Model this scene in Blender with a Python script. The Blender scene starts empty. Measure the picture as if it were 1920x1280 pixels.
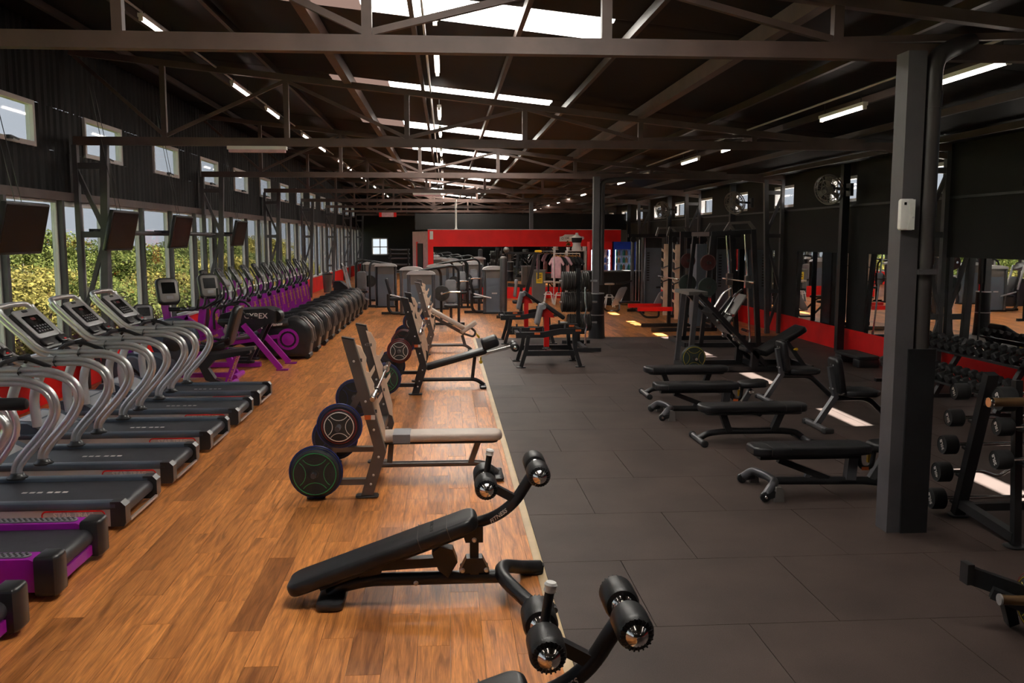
import bpy, bmesh, math, random
from mathutils import Vector, Matrix
random.seed(7)
PI = math.pi
SC = bpy.context.scene
COL = SC.collection
V = Vector

# ------------------------------------------------------------------ camera
FPX = 1710.0                       # focal length in pixels of the 1920 px frame
CAMH = 2.25
PITCH = math.atan(194.0 / FPX)
YAW = math.atan(125.0 / FPX * math.cos(PITCH))
FW = V((math.sin(YAW) * math.cos(PITCH), math.cos(YAW) * math.cos(PITCH), -math.sin(PITCH)))
RT = V((math.cos(YAW), -math.sin(YAW), 0))
UP = RT.cross(FW)
cam_d = bpy.data.cameras.new('camera')
cam_d.sensor_width = 36.0
cam_d.lens = FPX / 1920.0 * 36.0
cam_d.clip_end = 400
cam = bpy.data.objects.new('camera', cam_d)
COL.objects.link(cam)
cam.matrix_world = Matrix(((RT.x, UP.x, -FW.x, 0), (RT.y, UP.y, -FW.y, 0), (RT.z, UP.z, -FW.z, CAMH), (0, 0, 0, 1)))
SC.camera = cam

# ------------------------------------------------------------------ sky, sun, exposure
W = bpy.data.worlds.new('sky'); SC.world = W; W.use_nodes = True
bg = W.node_tree.nodes['Background']
bg.inputs[0].default_value = (0.86, 0.92, 1.0, 1)
bg.inputs[1].default_value = 0.6
sun_d = bpy.data.lights.new('sun', 'SUN'); sun_d.energy = 42.0; sun_d.angle = 0.01; sun_d.color = (1.0, 0.93, 0.82)
sun = bpy.data.objects.new('sun', sun_d); COL.objects.link(sun)
sun.rotation_euler = V((-3.05, -0.5, -3.25)).to_track_quat('-Z', 'Y').to_euler()
TUBE_POWER = 11.0
SC.view_settings.view_transform = 'Standard'
SC.view_settings.look = 'None'
SC.view_settings.exposure = 1.0
SC.view_settings.gamma = 1.0
SC.view_settings.use_curve_mapping = False
def portal(loc, rot, sx, sy):
    d = bpy.data.lights.new('window_portal', 'AREA'); d.shape = 'RECTANGLE'; d.size = sx; d.size_y = sy
    d.cycles.is_portal = True
    o = bpy.data.objects.new('window_portal', d); o.location = loc; o.rotation_euler = rot; COL.objects.link(o)
portal((-5.52, 28.5, 1.7), (0, -PI / 2, 0), 2.2, 64)      # lower windows on the left
portal((-5.52, 28.5, 3.75), (0, -PI / 2, 0), .55, 64)     # clerestory left
portal((7.85, 28.5, 3.2), (0, PI / 2, 0), .6, 64)         # clerestory right

# ------------------------------------------------------------------ pixel helpers
def ray(px, py):
    return FW * FPX + RT * (px - 960.0) - UP * (py - 640.0)
def G(px, py, z=0.0):
    d = ray(px, py); t = (z - CAMH) / d.z
    return V((d.x * t, d.y * t, z))
def Q(px, py, Y):
    d = ray(px, py); t = Y / d.y
    return V((d.x * t, Y, CAMH + d.z * t))
def QX(px, py, X):
    d = ray(px, py); t = X / d.x
    return V((X, d.y * t, CAMH + d.z * t))

# ------------------------------------------------------------------ materials
MATS = {}
def mat(name, col, rough=0.5, metal=0.0, var=0.0, vscale=6.0, bump=0.0, bscale=60.0, spec=0.5, emit=None, alpha=None, coat=0.0):
    if name in MATS: return MATS[name]
    m = bpy.data.materials.new(name); m.use_nodes = True
    nt = m.node_tree; b = nt.nodes['Principled BSDF']
    c = (col[0], col[1], col[2], 1)
    b.inputs['Base Color'].default_value = c
    b.inputs['Roughness'].default_value = rough
    b.inputs['Metallic'].default_value = metal
    b.inputs['Specular IOR Level'].default_value = spec
    if coat: b.inputs['Coat Weight'].default_value = coat
    tc = nt.nodes.new('ShaderNodeTexCoord')
    if var:
        n = nt.nodes.new('ShaderNodeTexNoise'); n.inputs['Scale'].default_value = vscale; n.inputs['Detail'].default_value = 4
        r = nt.nodes.new('ShaderNodeValToRGB')
        r.color_ramp.elements[0].position = .3; r.color_ramp.elements[1].position = .7
        r.color_ramp.elements[0].color = tuple(x * (1 - var) for x in col) + (1,)
        r.color_ramp.elements[1].color = tuple(min(1, x * (1 + var)) for x in col) + (1,)
        nt.links.new(tc.outputs['Object'], n.inputs['Vector']); nt.links.new(n.outputs['Fac'], r.inputs[0])
        nt.links.new(r.outputs[0], b.inputs['Base Color'])
    if bump:
        n2 = nt.nodes.new('ShaderNodeTexNoise'); n2.inputs['Scale'].default_value = bscale; n2.inputs['Detail'].default_value = 3
        bp = nt.nodes.new('ShaderNodeBump'); bp.inputs['Strength'].default_value = bump; bp.inputs['Distance'].default_value = .01
        nt.links.new(tc.outputs['Object'], n2.inputs['Vector']); nt.links.new(n2.outputs['Fac'], bp.inputs['Height'])
        nt.links.new(bp.outputs[0], b.inputs['Normal'])
    if emit:
        b.inputs['Emission Color'].default_value = c; b.inputs['Emission Strength'].default_value = emit
    MATS[name] = m
    return m
M = {}
def dm(key, *a, **k): M[key] = mat(key, *a, **k)
dm('black_steel', (.016, .016, .018), .38, 0, .25, 5)
dm('truss_steel', (.10, .062, .052), .5, 0, .3, 2.5)
dm('purlin_steel', (.045, .03, .026), .5, 0, .3, 2.5)
dm('dark_post', (.085, .08, .086), .55, 0, .2, 3)
dm('graphite', (.13, .115, .11), .35, .55, .1, 4)
dm('grey_post', (.10, .10, .11), .35, .4, .1, 4)
dm('silver', (.64, .64, .65), .32, .75, .06, 5)
dm('silver_paint', (.52, .52, .53), .38, .35, .06, 5)
dm('chrome', (.82, .8, .78), .16, 1.0, .05, 9)
dm('purple', (.34, .012, .37), .32, 0, .12, 4, coat=.3)
dm('red_paint', (.75, .008, .007), .42, 0, .1, 5)
dm('red_wall', (.85, .006, .005), .55, 0, .12, 1.5)
dm('black_vinyl', (.014, .014, .016), .36, 0, .3, 7, .12, 240)
dm('tan_vinyl', (.45, .36, .30), .42, 0, .1, 7, .10, 240)
dm('grey_vinyl', (.19, .19, .205), .4, 0, .12, 6, .1, 240)
dm('beige_plate', (.74, .55, .41), .5, 0, .1, 6)
dm('rubber', (.018, .018, .019), .62, 0, .3, 14, .1, 150)
dm('foam', (.012, .012, .013), .42, 0, .2, 10, .08, 200)
dm('belt', (.035, .035, .042), .42, 0, .25, 7, .15, 300)
dm('shroud', (.13, .16, .20), .4, .1, .12, 2)
dm('shroud_cap', (.15, .135, .125), .4, .2, .1, 3)
dm('hood_blue', (.07, .09, .12), .32, 0, .15, 4)
dm('black_plastic', (.02, .02, .022), .3, 0, .3, 6)
dm('black_wall', (.0065, .0058, .0055), .75, 0, .3, 1.2, .15, 40)
dm('roof_sheet', (.0045, .0035, .0033), .6, 0, .35, 1.5, spec=.25)
dm('window_white', (.62, .6, .6), .45, 0, .06, 4)
dm('white', (.75, .74, .72), .45, 0, .05, 5)
dm('pipe_brown', (.06, .052, .05), .45, 0, .15, 4)
dm('yellow', (.75, .50, .02), .45, 0, .08, 6)
dm('orange_tag', (.7, .14, .03), .5, 0, .1, 20)
dm('blue', (.02, .06, .45), .35, 0, .1, 6)
dm('green', (.03, .30, .12), .4, 0, .1, 6)
dm('plate_dark', (.02, .022, .022), .5, 0, .3, 9, .1, 90)
dm('plate_green', (.03, .042, .036), .5, 0, .2, 9)
dm('plate_iron', (.05, .045, .042), .5, .3, .25, 9)
dm('plate_red', (.07, .014, .012), .5, 0, .2, 9)
dm('ring_blue', (.012, .025, .14), .45, 0, .1, 9)
dm('ring_green', (.02, .28, .09), .45, 0, .1, 9)
dm('ring_yellow', (.6, .45, .02), .45, 0, .1, 9)
dm('ring_red', (.13, .010, .013), .45, 0, .1, 9)
dm('ring_white', (.75, .7, .66), .45, 0, .1, 9)
dm('screen', (.003, .003, .0035), .25, 0, .2, 3, spec=.12)
dm('tree_bark', (.16, .13, .10), .8, 0, .3, 6)
dm('pink', (.62, .38, .44), .7, 0, .15, 9)
dm('cloth_black', (.012, .011, .014), .8, 0, .3, 9)
dm('orange_wood', (.55, .25, .07), .5, 0, .15, 9)
dm('brown_bar', (.16, .09, .04), .35, .3, .15, 9)
dm('skin_white', (.78, .75, .72), .5, 0, .04, 9)
dm('bottle_blue', (.05, .16, .6), .25, 0, .2, 20)
dm('bottle_clear', (.55, .65, .75), .2, 0, .1, 20)
dm('grey_cabinet', (.12, .12, .12), .5, 0, .1, 3)
dm('ground', (.12, .16, .05), .9, 0, .4, .35)
dm('brown_tiles', (.3, .2, .15), .6, 0, .2, 2)
dm('tile_trim', (.58, .42, .24), .45, 0, .12, 4)
dm('concrete', (.4, .38, .34), .8, 0, .1, 2)

def node_mat(name):
    m = bpy.data.materials.new(name); m.use_nodes = True
    m.node_tree.nodes.clear()
    return m, m.node_tree, m.node_tree.nodes, m.node_tree.links
# clear glass: transparent with a fresnel sheen
m, nt, N, L = node_mat('clear_glass')
o = N.new('ShaderNodeOutputMaterial'); mx = N.new('ShaderNodeMixShader'); t = N.new('ShaderNodeBsdfTransparent'); g = N.new('ShaderNodeBsdfGlossy')
t.inputs[0].default_value = (.93, .95, .95, 1); g.inputs['Roughness'].default_value = .03
fr = N.new('ShaderNodeLayerWeight'); fr.inputs[0].default_value = .5
pw = N.new('ShaderNodeMath'); pw.operation = 'POWER'; pw.inputs[1].default_value = 5
ma = N.new('ShaderNodeMath'); ma.operation = 'MULTIPLY_ADD'; ma.inputs[1].default_value = .9; ma.inputs[2].default_value = .04
L.new(fr.outputs['Facing'], pw.inputs[0]); L.new(pw.outputs[0], ma.inputs[0])
L.new(ma.outputs[0], mx.inputs[0]); L.new(t.outputs[0], mx.inputs[1]); L.new(g.outputs[0], mx.inputs[2]); L.new(mx.outputs[0], o.inputs[0])
M['glass'] = m
m2 = m.copy(); m2.name = 'tinted_glass'; m2.node_tree.nodes['Transparent BSDF'].inputs[0].default_value = (.74, .75, .76, 1); M['tinted_glass'] = m2
# mirror
m, nt, N, L = node_mat('mirror_glass')
o = N.new('ShaderNodeOutputMaterial'); g = N.new('ShaderNodeBsdfGlossy'); g.inputs['Roughness'].default_value = .01; g.inputs[0].default_value = (.80, .81, .80, 1)
L.new(g.outputs[0], o.inputs[0]); M['mirror'] = m
# fibreglass skylight sheet: lets daylight through diffusely
def fibre(name, c):
    m, nt, N, L = node_mat(name)
    o = N.new('ShaderNodeOutputMaterial'); t = N.new('ShaderNodeBsdfTranslucent'); t.inputs[0].default_value = (*c, 1)
    L.new(t.outputs[0], o.inputs[0]); return m
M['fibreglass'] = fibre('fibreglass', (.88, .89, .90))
M['fibreglass_dark'] = fibre('fibreglass_dark', (.016, .011, .010))  # darker, browner and far less translucent than the main sheet
# lamp tube
m, nt, N, L = node_mat('lamp_tube')
o = N.new('ShaderNodeOutputMaterial'); e = N.new('ShaderNodeEmission'); e.inputs[0].default_value = (1, .86, .75, 1); e.inputs[1].default_value = TUBE_POWER
L.new(e.outputs[0], o.inputs[0]); M['lamp'] = m
# screen glow for the far drink fridges
m, nt, N, L = node_mat('fridge_light')
o = N.new('ShaderNodeOutputMaterial'); e = N.new('ShaderNodeEmission'); e.inputs[0].default_value = (.8, .88, 1, 1); e.inputs[1].default_value = 6.0
L.new(e.outputs[0], o.inputs[0]); M['fridge_light'] = m
# wood planks: grain along y, tone differs from plank to plank
m, nt, N, L = node_mat('oak_planks')
o = N.new('ShaderNodeOutputMaterial'); b = N.new('ShaderNodeBsdfPrincipled'); L.new(b.outputs[0], o.inputs[0])
tc = N.new('ShaderNodeTexCoord'); oi = N.new('ShaderNodeObjectInfo'); ge = N.new('ShaderNodeNewGeometry')
ad = N.new('ShaderNodeMath'); ad.operation = 'ADD'; L.new(oi.outputs['Random'], ad.inputs[0]); L.new(ge.outputs['Random Per Island'], ad.inputs[1])
fc = N.new('ShaderNodeMath'); fc.operation = 'FRACT'; L.new(ad.outputs[0], fc.inputs[0])
ml = N.new('ShaderNodeMath'); ml.operation = 'MULTIPLY'; ml.inputs[1].default_value = 57.3; L.new(fc.outputs[0], ml.inputs[0])
cx = N.new('ShaderNodeCombineXYZ'); L.new(ml.outputs[0], cx.inputs[0]); L.new(ml.outputs[0], cx.inputs[1])
va = N.new('ShaderNodeVectorMath'); va.operation = 'ADD'; L.new(tc.outputs['Object'], va.inputs[0]); L.new(cx.outputs[0], va.inputs[1])
mp = N.new('ShaderNodeMapping'); mp.inputs['Scale'].default_value = (9, .8, 9); L.new(va.outputs[0], mp.inputs[0])
n1 = N.new('ShaderNodeTexNoise'); n1.inputs['Scale'].default_value = 2.2; n1.inputs['Detail'].default_value = 6; n1.inputs['Distortion'].default_value = 1.2; L.new(mp.outputs[0], n1.inputs['Vector'])
mp2 = N.new('ShaderNodeMapping'); mp2.inputs['Scale'].default_value = (60, 2.2, 60); L.new(va.outputs[0], mp2.inputs[0])
n2 = N.new('ShaderNodeTexNoise'); n2.inputs['Scale'].default_value = 3; n2.inputs['Detail'].default_value = 3; L.new(mp2.outputs[0], n2.inputs['Vector'])
r1 = N.new('ShaderNodeValToRGB'); e = r1.color_ramp.elements
e[0].position = .28; e[0].color = (.30, .105, .030, 1); e[1].position = .72; e[1].color = (.78, .325, .10, 1)
mid = r1.color_ramp.elements.new(.5); mid.color = (.59, .228, .066, 1); L.new(n1.outputs['Fac'], r1.inputs[0])
r2 = N.new('ShaderNodeValToRGB'); r2.color_ramp.elements[0].color = (.55, .5, .47, 1); r2.color_ramp.elements[1].color = (1.25, 1.22, 1.18, 1); r2.color_ramp.elements[0].position = .32; r2.color_ramp.elements[1].position = .68
L.new(n2.outputs['Fac'], r2.inputs[0])
mm = N.new('ShaderNodeMix'); mm.data_type = 'RGBA'; mm.blend_type = 'MULTIPLY'; mm.inputs[0].default_value = .55
L.new(r1.outputs[0], mm.inputs[6]); L.new(r2.outputs[0], mm.inputs[7])
r3 = N.new('ShaderNodeValToRGB'); r3.color_ramp.interpolation = 'LINEAR'; r3.color_ramp.elements[0].color = (.42, .37, .36, 1); r3.color_ramp.elements[1].color = (1.22, 1.2, 1.15, 1)
q = r3.color_ramp.elements.new(.14); q.color = (.82, .79, .77, 1)
L.new(fc.outputs[0], r3.inputs[0])
m3 = N.new('ShaderNodeMix'); m3.data_type = 'RGBA'; m3.blend_type = 'MULTIPLY'; m3.inputs[0].default_value = .9
L.new(mm.outputs[2], m3.inputs[6]); L.new(r3.outputs[0], m3.inputs[7]); L.new(m3.outputs[2], b.inputs['Base Color'])
b.inputs['Roughness'].default_value = .34; b.inputs['Specular IOR Level'].default_value = .22
bp = N.new('ShaderNodeBump'); bp.inputs['Strength'].default_value = .12; bp.inputs['Distance'].default_value = .01; L.new(n2.outputs['Fac'], bp.inputs['Height']); L.new(bp.outputs[0], b.inputs['Normal'])
M['wood'] = m
# rubber flooring
m, nt, N, L = node_mat('rubber_flooring')
o = N.new('ShaderNodeOutputMaterial'); b = N.new('ShaderNodeBsdfPrincipled'); L.new(b.outputs[0], o.inputs[0])
tc = N.new('ShaderNodeTexCoord'); oi = N.new('ShaderNodeObjectInfo')
n1 = N.new('ShaderNodeTexNoise'); n1.inputs['Scale'].default_value = 160; n1.inputs['Detail'].default_value = 2; L.new(tc.outputs['Object'], n1.inputs['Vector'])
n2 = N.new('ShaderNodeTexNoise'); n2.inputs['Scale'].default_value = 1.6; n2.inputs['Detail'].default_value = 5
va = N.new('ShaderNodeVectorMath'); va.operation = 'ADD'; L.new(tc.outputs['Object'], va.inputs[0]); L.new(oi.outputs['Location'], va.inputs[1]); L.new(va.outputs[0], n2.inputs['Vector'])
r1 = N.new('ShaderNodeValToRGB'); r1.color_ramp.elements[0].position = .3; r1.color_ramp.elements[1].position = .72
r1.color_ramp.elements[0].color = (.036, .024, .0205, 1); r1.color_ramp.elements[1].color = (.095, .064, .054, 1)
mxx = N.new('ShaderNodeMath'); mxx.operation = 'MULTIPLY_ADD'; mxx.inputs[1].default_value = .45; mxx.inputs[2].default_value = 0
ad2 = N.new('ShaderNodeMath'); ad2.operation = 'MULTIPLY_ADD'; ad2.inputs[1].default_value = .55
L.new(n1.outputs['Fac'], mxx.inputs[0]); L.new(n2.outputs['Fac'], ad2.inputs[0]); L.new(mxx.outputs[0], ad2.inputs[2]); L.new(ad2.outputs[0], r1.inputs[0])
L.new(r1.outputs[0], b.inputs['Base Color']); b.inputs['Roughness'].default_value = .6; b.inputs['Specular IOR Level'].default_value = .35
bp = N.new('ShaderNodeBump'); bp.inputs['Strength'].default_value = .2; bp.inputs['Distance'].default_value = .004; L.new(n1.outputs['Fac'], bp.inputs['Height']); L.new(bp.outputs[0], b.inputs['Normal'])
M['mat'] = m
# leaves
def leafmat(name, c0, c1):
    m, nt, N, L = node_mat(name)
    o = N.new('ShaderNodeOutputMaterial'); d = N.new('ShaderNodeBsdfDiffuse'); t = N.new('ShaderNodeBsdfTranslucent'); mx = N.new('ShaderNodeMixShader'); mx.inputs[0].default_value = .35
    ge = N.new('ShaderNodeNewGeometry'); r = N.new('ShaderNodeValToRGB'); r.color_ramp.elements[0].color = (*c0, 1); r.color_ramp.elements[1].color = (*c1, 1)
    L.new(ge.outputs['Random Per Island'], r.inputs[0]); L.new(r.outputs[0], d.inputs[0]); L.new(r.outputs[0], t.inputs[0])
    L.new(d.outputs[0], mx.inputs[1]); L.new(t.outputs[0], mx.inputs[2]); L.new(mx.outputs[0], o.inputs[0]); return m
M['leaf_yellow'] = leafmat('leaf_yellow', (.05, .05, .013), (.21, .175, .05))
M['leaf_green'] = leafmat('leaf_green', (.025, .042, .010), (.13, .14, .04))
M['leaf_dark'] = leafmat('leaf_dark', (.017, .028, .008), (.08, .09, .03))

# ------------------------------------------------------------------ mesh builder
class MB:
    def __init__(s): s.v = []; s.f = []; s.m = []; s.k = 0; s.xf = None
    def mi(s, k): s.k = k; return s
    def tr(s, mtx): s.xf = mtx; return s
    def add(s, vs, fs):
        b = len(s.v)
        for p in vs:
            p = V(p)
            s.v.append(s.xf @ p if s.xf else p)
        for f in fs: s.f.append([b + i for i in f]); s.m.append(s.k)
        return s
    def box(s, x0, x1, y0, y1, z0, z1):
        return s.add([(x0, y0, z0), (x1, y0, z0), (x1, y1, z0), (x0, y1, z0), (x0, y0, z1), (x1, y0, z1), (x1, y1, z1), (x0, y1, z1)],
                     [(0, 3, 2, 1), (4, 5, 6, 7), (0, 1, 5, 4), (1, 2, 6, 5), (2, 3, 7, 6), (3, 0, 4, 7)])
    def bar(s, p, q, w, h=None, up=(0, 0, 1)):
        p = V(p); q = V(q); h = h or w; d = (q - p).normalized(); u = V(up)
        if abs(d.dot(u)) > .98: u = V((0, 1, 0)) if abs(d.y) < .9 else V((1, 0, 0))
        a = d.cross(u).normalized() * (w / 2); c = a.cross(d).normalized() * (h / 2)
        vs = [p - a - c, p + a - c, p + a + c, p - a + c, q - a - c, q + a - c, q + a + c, q - a + c]
        return s.add(vs, [(0, 3, 2, 1), (4, 5, 6, 7), (0, 1, 5, 4), (1, 2, 6, 5), (2, 3, 7, 6), (3, 0, 4, 7)])
    def path(s, pts, w, h=None, up=(0, 0, 1)):
        pts = [V(p) for p in pts]; h = h or w; n = len(pts); vs = []; fs = []
        for i, p in enumerate(pts):
            d0 = (p - pts[i - 1]).normalized() if i else (pts[1] - p).normalized()
            d1 = (pts[i + 1] - p).normalized() if i < n - 1 else d0
            d = (d0 + d1).normalized(); u = V(up)
            a = d.cross(u).normalized() * (w / 2)
            c = a.cross(d).normalized() * (h / 2) / max(.4, d.dot(d0))
            vs += [p - a - c, p + a - c, p + a + c, p - a + c]
        for i in range(n - 1):
            b = 4 * i
            for j in range(4): fs.append((b + j, b + (j + 1) % 4, b + 4 + (j + 1) % 4, b + 4 + j))
        fs += [(3, 2, 1, 0), tuple(4 * (n - 1) + j for j in range(4))]
        return s.add(vs, fs)
    def ring(s, c, d, r, n, ref):
        a = d.cross(ref).normalized(); b = d.cross(a).normalized()
        return [c + a * (r * math.cos(2 * PI * i / n)) + b * (r * math.sin(2 * PI * i / n)) for i in range(n)]
    def cyl(s, p, q, r, r2=None, n=12):
        p = V(p); q = V(q); r2 = r if r2 is None else r2; d = (q - p).normalized()
        ref = V((0, 0, 1)) if abs(d.z) < .9 else V((1, 0, 0))
        vs = s.ring(p, d, r, n, ref) + s.ring(q, d, r2, n, ref)
        return s.add(vs, [(i, (i + 1) % n, n + (i + 1) % n, n + i) for i in range(n)] + [tuple(range(n))[::-1], tuple(range(n, 2 * n))])
    def tube(s, pts, r, n=10, bend=0.0, seg=4, caps=True):
        pts = [V(p) for p in pts]
        if bend:
            out = [pts[0]]
            for i in range(1, len(pts) - 1):
                a, b, c = pts[i - 1], pts[i], pts[i + 1]
                k = min(bend, (a - b).length * .49, (c - b).length * .49)
                p0 = b + (a - b).normalized() * k; p1 = b + (c - b).normalized() * k
                for j in range(seg + 1):
                    t = j / seg; out.append(p0 * (1 - t) ** 2 + b * 2 * t * (1 - t) + p1 * t * t)
            out.append(pts[-1]); pts = out
        m = len(pts); vs = []; ref = None
        for i, p in enumerate(pts):
            d = (pts[min(i + 1, m - 1)] - pts[max(i - 1, 0)]).normalized()
            if ref is None: ref = V((0, 0, 1)) if abs(d.z) < .9 else V((1, 0, 0))
            a = (ref - d * ref.dot(d)).normalized(); ref = a; b = d.cross(a)
            vs += [p + a * (r * math.cos(2 * PI * j / n)) + b * (r * math.sin(2 * PI * j / n)) for j in range(n)]
        fs = []
        for i in range(m - 1):
            for j in range(n): fs.append((i * n + j, i * n + (j + 1) % n, (i + 1) * n + (j + 1) % n, (i + 1) * n + j))
        if caps: fs += [tuple(range(n))[::-1], tuple(range((m - 1) * n, m * n))]
        return s.add(vs, fs)
    def lathe(s, prof, p=(0, 0, 0), d=(0, 0, 1), n=20):
        p = V(p); d = V(d).normalized(); ref = V((0, 0, 1)) if abs(d.z) < .9 else V((1, 0, 0))
        vs = []; fs = []
        for r, h in prof: vs += s.ring(p + d * h, d, max(r, 1e-4), n, ref)
        k = len(prof)
        for i in range(k - 1):
            for j in range(n): fs.append((i * n + j, i * n + (j + 1) % n, (i + 1) * n + (j + 1) % n, (i + 1) * n + j))
        fs += [tuple(range(n))[::-1], tuple(range((k - 1) * n, k * n))]
        return s.add(vs, fs)
    def prism(s, poly, axis, a0, a1):
        mp = {'x': lambda u, v, w: (w, u, v), 'y': lambda u, v, w: (u, w, v), 'z': lambda u, v, w: (u, v, w)}[axis]
        n = len(poly); vs = [mp(u, v, a0) for u, v in poly] + [mp(u, v, a1) for u, v in poly]
        return s.add(vs, [(i, (i + 1) % n, n + (i + 1) % n, n + i) for i in range(n)] + [tuple(range(n))[::-1], tuple(range(n, 2 * n))])
    def pad(s, poly, t, r=.02, seg=3, mtx=None):
        # rounded cushion: outline in the xy plane (counter-clockwise), thickness t along z
        n = len(poly); nor = []
        for i in range(n):
            a = V(poly[i - 1]).to_2d(); b = V(poly[i]).to_2d(); c = V(poly[(i + 1) % n]).to_2d()
            e = (b - a).normalized() + (c - b).normalized(); nor.append(V((e.y, -e.x)).normalized())
        lay = [(r * (1 - math.sin(k * PI / 2 / seg)), r * (1 - math.cos(k * PI / 2 / seg))) for k in range(seg + 1)]
        lv = lay + [(i, t - z) for i, z in reversed(lay)]
        vs = []; fs = []
        for ins, z in lv:
            for (x, y), q in zip(poly, nor):
                p = V((x - q.x * ins, y - q.y * ins, z)); vs.append(mtx @ p if mtx else p)
        k = len(lv)
        for i in range(k - 1):
            for j in range(n): fs.append((i * n + j, i * n + (j + 1) % n, (i + 1) * n + (j + 1) % n, (i + 1) * n + j))
        fs += [tuple(range(n))[::-1], tuple(range((k - 1) * n, k * n))]
        return s.add(vs, fs)
    def ball(s, c, r, n=12, sc=(1, 1, 1)):
        m = n // 2; c = V(c); vs = []; fs = []
        for i in range(1, m):
            a = PI * i / m
            for j in range(n): b = 2 * PI * j / n; vs.append(c + V((r * sc[0] * math.sin(a) * math.cos(b), r * sc[1] * math.sin(a) * math.sin(b), r * sc[2] * math.cos(a))))
        vs += [c + V((0, 0, r * sc[2])), c - V((0, 0, r * sc[2]))]; t = len(vs) - 2
        for i in range(m - 2):
            for j in range(n): fs.append((i * n + j, i * n + (j + 1) % n, (i + 1) * n + (j + 1) % n, (i + 1) * n + j))
        for j in range(n): fs.append((t, (j + 1) % n, j)); fs.append((t + 1, (m - 2) * n + j, (m - 2) * n + (j + 1) % n))
        return s.add(vs, fs)
    def torus(s, c, d, R, r, n=28, k=6, a0=0, a1=None):
        c = V(c); d = V(d).normalized(); ref = V((0, 0, 1)) if abs(d.z) < .9 else V((1, 0, 0))
        a = d.cross(ref).normalized(); b = d.cross(a).normalized(); full = a1 is None; a1 = 2 * PI if full else a1
        vs = []; fs = []; cnt = n if full else n + 1
        for i in range(cnt):
            t = a0 + (a1 - a0) * i / n; u = a * math.cos(t) + b * math.sin(t)
            for j in range(k): w = 2 * PI * j / k; vs.append(c + u * (R + r * math.cos(w)) + d * (r * math.sin(w)))
        for i in range(n):
            i2 = (i + 1) % cnt
            for j in range(k): fs.append((i * k + j, i * k + (j + 1) % k, i2 * k + (j + 1) % k, i2 * k + j))
        return s.add(vs, fs)
    def mesh(s, name, mats, smooth=40):
        me = bpy.data.meshes.new(name)
        me.from_pydata([tuple(p) for p in s.v], [], s.f)
        if not isinstance(mats, (list, tuple)): mats = [mats]
        for mm_ in mats: me.materials.append(M[mm_] if isinstance(mm_, str) else mm_)
        me.polygons.foreach_set('material_index', s.m)
        bm = bmesh.new(); bm.from_mesh(me); bmesh.ops.recalc_face_normals(bm, faces=bm.faces); bm.to_mesh(me); bm.free()
        if smooth:
            me.polygons.foreach_set('use_smooth', [True] * len(me.polygons)); me.set_sharp_from_angle(angle=math.radians(smooth))
        me.update(); return me
    def build(s, name, mats, parent=None, smooth=40, loc=None):
        o = bpy.data.objects.new(name, s.mesh(name, mats, smooth)); COL.objects.link(o)
        if parent: o.parent = parent
        if loc is not None: o.location = loc
        return o
def rrect(w, h, r, n=4, cx=0, cy=0):
    out = []
    for sx, sy, a in ((1, 1, 0), (-1, 1, 90), (-1, -1, 180), (1, -1, 270)):
        for i in range(n + 1):
            t = math.radians(a + 90 * i / n); out.append((cx + sx * (w / 2 - r) + r * math.cos(t), cy + sy * (h / 2 - r) + r * math.sin(t)))
    return out
def RX(a): return Matrix.Rotation(a, 4, 'X')
def RY(a): return Matrix.Rotation(a, 4, 'Y')
def RZ(a): return Matrix.Rotation(a, 4, 'Z')
def T(x, y, z): return Matrix.Translation((x, y, z))
def tag(o, label=None, cat=None, group=None, kind=None):
    if label: o['label'] = label
    if cat: o['category'] = cat
    if group: o['group'] = group
    if kind: o['kind'] = kind
    return o
def thing(name, label, cat, loc=(0, 0, 0), rz=0, group=None, kind=None):
    o = bpy.data.objects.new(name, None); COL.objects.link(o); o.empty_display_size = .1
    o.location = loc; o.rotation_euler = (0, 0, rz)
    return tag(o, label, cat, group, kind)
def struct(name, parent=None):
    o = bpy.data.objects.new(name, None); COL.objects.link(o); o['kind'] = 'structure'; o.empty_display_size = .1
    if parent: o.parent = parent
    return o
def copy_tree(o, parent=None):
    c = o.copy(); COL.objects.link(c)
    if parent: c.parent = parent
    for ch in o.children: copy_tree(ch, c)
    return c
def place(o, loc, rz=0, label=None, group=None, first=[None]):
    c = copy_tree(o); c.location = loc; c.rotation_euler = (0, 0, rz)
    if label: c['label'] = label
    if group: c['group'] = group
    return c
def inst(name, me, parent, loc=(0, 0, 0), rot=(0, 0, 0), scale=None):
    o = bpy.data.objects.new(name, me); COL.objects.link(o); o.parent = parent; o.location = loc; o.rotation_euler = rot
    if scale: o.scale = scale
    return o
TXT = {}
def text_mesh(txt, size, mk, shear=0.0):
    key = (txt, size, mk, shear)
    if key in TXT: return TXT[key]
    cu = bpy.data.curves.new('lettering', 'FONT'); cu.body = txt; cu.size = size; cu.extrude = .0015; cu.align_x = 'CENTER'; cu.align_y = 'CENTER'; cu.shear = shear; cu.offset = size * .012
    cu.resolution_u = 3
    to = bpy.data.objects.new('lettering', cu); COL.objects.link(to)
    dg = bpy.context.evaluated_depsgraph_get(); me = bpy.data.meshes.new_from_object(to.evaluated_get(dg))
    bpy.data.objects.remove(to); bpy.data.curves.remove(cu)
    me.name = 'lettering'; me.materials.clear(); me.materials.append(M[mk]); TXT[key] = me; return me
def text(txt, size, mk, parent, loc, right, up, name='lettering', shear=0.0):
    r = V(right).normalized(); u = V(up).normalized(); n = r.cross(u).normalized(); u = n.cross(r)
    o = bpy.data.objects.new(name, text_mesh(txt, size, mk, shear)); COL.objects.link(o); o.parent = parent
    o.matrix_local = Matrix(((r.x, u.x, n.x, loc[0]), (r.y, u.y, n.y, loc[1]), (r.z, u.z, n.z, loc[2]), (0, 0, 0, 1)))
    return o
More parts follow.
